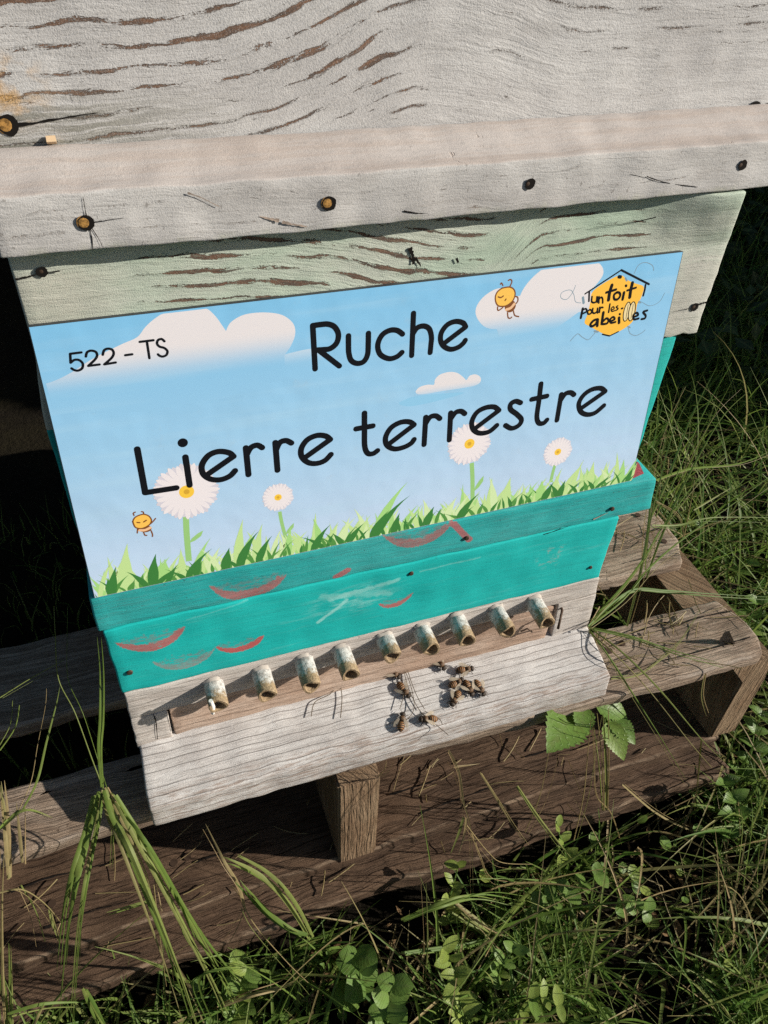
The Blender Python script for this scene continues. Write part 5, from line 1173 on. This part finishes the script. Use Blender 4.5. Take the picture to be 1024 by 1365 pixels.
def weed(label, stem, leaves, kind, size, tint, group, name='weed_plant', cat='weed', spread=1.0, low=True):
    """stem: px path with depth; leaves in pairs along it"""
    P = crom([on(q[0], q[1], 2, GZ + 0.035 + 0.055 * i / (len(stem) - 1)) if low else at(*q) for i, q in enumerate(stem)], 8)
    o = empty(name, P[0], label, cat, group)
    mb = MB(); mb.tube(P, [0.0011 * (1 - .4 * i / len(P)) for i in range(len(P))], 6, True, lambda i, k: (0, .3, .6)); mb.build('stem', M_LEAF, o)
    for k in range(leaves):
        f = (k + .6) / leaves; p = P[min(len(P) - 1, int(f * (len(P) - 1)))]; t = (P[-1] - P[0]).normalized()
        sd = t.cross(Vector((0, 0, 1)) + Vector((random.uniform(-.3, .3),) * 3)).normalized()
        for s in (-1, 1):
            d = sd * s * spread + t * random.uniform(.0, .6) + Vector((random.uniform(-.3, .3), random.uniform(-.5, .1), random.uniform(-.1, .4)))
            up = Vector((random.uniform(-.1, .5), random.uniform(-.6, 0), 1.0)).normalized()
            sz = size * random.uniform(.75, 1.15) * (1 - .25 * f)
            leaf_obj(o, kind, tint + random.uniform(-.15, .15), orient(p - P[0] + Vector((0, 0, .001 * k)), d, up, sz))
random.seed(33)
GW = 'creeping weeds in the grass'
weed('round-leaved creeping weed with paired leaves on the dark ground right of the middle', [(700, 1235, -.16), (730, 1205, -.155), (765, 1185, -.15), (800, 1165, -.14)], 6, 'round', .018, .5, GW)
weed('small round-leaved weed sprig standing alone farthest right on the dark ground', [(820, 1215, -.165), (838, 1205, -.165), (856, 1213, -.165), (868, 1218, -.165)], 3, 'round', .017, .45, GW)
weed('upright yellow-green weed with stacked leaves just in front of the pallet', [(600, 1230, -.15), (597, 1205, -.145), (603, 1185, -.14), (612, 1150, -.125)], 5, 'oval', .017, .95, GW, spread=.7)
weed('tall yellow-green weed column at the bottom middle', [(618, 1365, -.2), (612, 1330, -.185), (604, 1295, -.175), (590, 1265, -.165)], 7, 'oval', .020, .9, GW, spread=.7)
weed('dark round-leaved weed under the grass at the bottom centre', [(470, 1330, -.19), (480, 1310, -.185), (478, 1285, -.175), (472, 1270, -.17)], 4, 'round', .026, .35, GW)
weed('round-leaved weed at the very bottom edge left of the yellow column', [(520, 1375, -.2), (515, 1350, -.195), (520, 1325, -.19), (525, 1310, -.185)], 4, 'round', .024, .5, GW)
weed('leafy weed at the bottom edge right of the yellow column', [(690, 1372, -.22), (700, 1345, -.215), (720, 1330, -.21), (750, 1345, -.21)], 5, 'oval', .020, .75, GW)
weed('bright leafy weed below the left corner of the pallet', [(310, 1360, -.165), (318, 1335, -.16), (322, 1310, -.155), (330, 1295, -.15)], 5, 'oval', .022, .6, GW)
weed('small weed at the foot of the long dry leaf', [(670, 1320, -.2), (665, 1300, -.195), (672, 1280, -.19), (690, 1262, -.18)], 4, 'oval', .018, .6, GW)
weed('pale sprig growing beside the front edge of the pallet right of the straw', [(755, 1150, -.15), (752, 1130, -.145), (745, 1110, -.14), (742, 1095, -.135)], 3, 'oval', .016, .8, GW)
def leaf_plant(label, root, leaves, name='weed_plant', cat='weed'):
    rp = at(*root); o = empty(name, rp, label, cat, GW)
    for (b, t, tint) in leaves:
        bp, tp = at(*b), at(*t); mb = MB(); mb.tube(crom([rp, (rp + bp) / 2 + Vector((0, .006, .006)), bp], 5), 0.0011, 6, True, lambda i, k: (0, .3, .6)); mb.build('stem', M_LEAF, o)
        d = tp - bp; up = (CP - bp).normalized() * .6 + Vector((.25, -.1, .6)); leaf_obj(o, 'toothed', tint, orient(bp - rp, d, up, d.length))
leaf_plant('big toothed green leaves growing out under the right part of the landing board', (768, 968, -.045), [((762, 952, -.075), (733, 1000, -.11), .45), ((778, 946, -.075), (776, 984, -.10), .6)])
leaf_plant('toothed leaf sprig hanging beside the pallet gap right of the landing board', (806, 962, -.05), [((812, 968, -.09), (834, 1014, -.12), .7), ((818, 960, -.085), (849, 992, -.11), .5), ((800, 940, -.075), (838, 952, -.085), .4)])
weed('leafy weed at the right edge beside the pallet end', [(985, 1040, -.12), (1000, 1010, -.1), (1005, 980, -.09), (1015, 950, -.08)], 5, 'toothed', .026, .45, GW)
weed('leafy weed by the right edge above the pallet end', [(1000, 880, -.05), (995, 850, -.03), (1000, 825, -.02), (1010, 800, -.01)], 5, 'toothed', .026, .55, GW)
weed('low leafy weed among the grass right of the upper pallet board', [(960, 800, .02), (975, 780, .03), (985, 760, .04), (1000, 745, .05)], 4, 'oval', .024, .5, GW)
weed('low weed near the right edge below the bent grass blade', [(965, 1120, -.16), (980, 1090, -.15), (975, 1060, -.14), (960, 1040, -.13)], 4, 'toothed', .024, .35, GW)

# ------------------------------------------------------------------ dense shrubbery behind; unseen clumps at the sides added to shade the background
random.seed(55); mb = MB()
def clump(cx, cy, cz, rx, ry, rz, n, sz):
    for _ in range(n):
        d = Vector((random.gauss(0, 1), random.gauss(0, 1), random.gauss(0, 1))).normalized() * random.uniform(.45, 1.0) ** .5
        d *= 0.8 + 0.35 * mnoise.noise(Vector((d.x * 2 + cx, d.y * 2 + cy, d.z * 2)))
        p = Vector((cx + d.x * rx, cy + d.y * ry, max(GZ + .02, cz + d.z * rz)))
        a = Vector((random.gauss(0, 1), random.gauss(0, 1), random.gauss(0, .6))).normalized(); b = a.cross(Vector((random.gauss(0, 1), random.gauss(0, 1), random.gauss(0, 1)))).normalized()
        L = sz * random.uniform(.6, 1.3); W = L * .55; t = random.random()
        q = [mb.addv(p - a * L * .5, (0, .5, t)), mb.addv(p - b * W * .5, (.5, 0, t)), mb.addv(p + a * L * .5, (1, .5, t)), mb.addv(p + b * W * .5, (.5, 1, t))]
        mb.f.append((q[0], q[1], q[2], q[3]))
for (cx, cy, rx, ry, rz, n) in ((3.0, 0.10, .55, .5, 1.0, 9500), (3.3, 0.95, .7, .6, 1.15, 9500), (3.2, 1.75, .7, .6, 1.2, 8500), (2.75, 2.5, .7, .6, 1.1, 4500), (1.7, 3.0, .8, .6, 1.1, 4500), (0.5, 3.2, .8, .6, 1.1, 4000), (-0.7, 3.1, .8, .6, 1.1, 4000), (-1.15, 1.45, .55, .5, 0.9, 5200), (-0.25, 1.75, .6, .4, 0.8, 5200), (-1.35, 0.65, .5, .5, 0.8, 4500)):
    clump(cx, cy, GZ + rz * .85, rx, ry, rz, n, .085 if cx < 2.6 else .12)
tag(mb.build('shrubbery', M_BUSH, None, False), 'dark leafy shrubbery behind the hive, with unseen side clumps added for shade', None, None, 'stuff')
# low dark leaves in the shade behind the hive, right
random.seed(9); mb = MB()
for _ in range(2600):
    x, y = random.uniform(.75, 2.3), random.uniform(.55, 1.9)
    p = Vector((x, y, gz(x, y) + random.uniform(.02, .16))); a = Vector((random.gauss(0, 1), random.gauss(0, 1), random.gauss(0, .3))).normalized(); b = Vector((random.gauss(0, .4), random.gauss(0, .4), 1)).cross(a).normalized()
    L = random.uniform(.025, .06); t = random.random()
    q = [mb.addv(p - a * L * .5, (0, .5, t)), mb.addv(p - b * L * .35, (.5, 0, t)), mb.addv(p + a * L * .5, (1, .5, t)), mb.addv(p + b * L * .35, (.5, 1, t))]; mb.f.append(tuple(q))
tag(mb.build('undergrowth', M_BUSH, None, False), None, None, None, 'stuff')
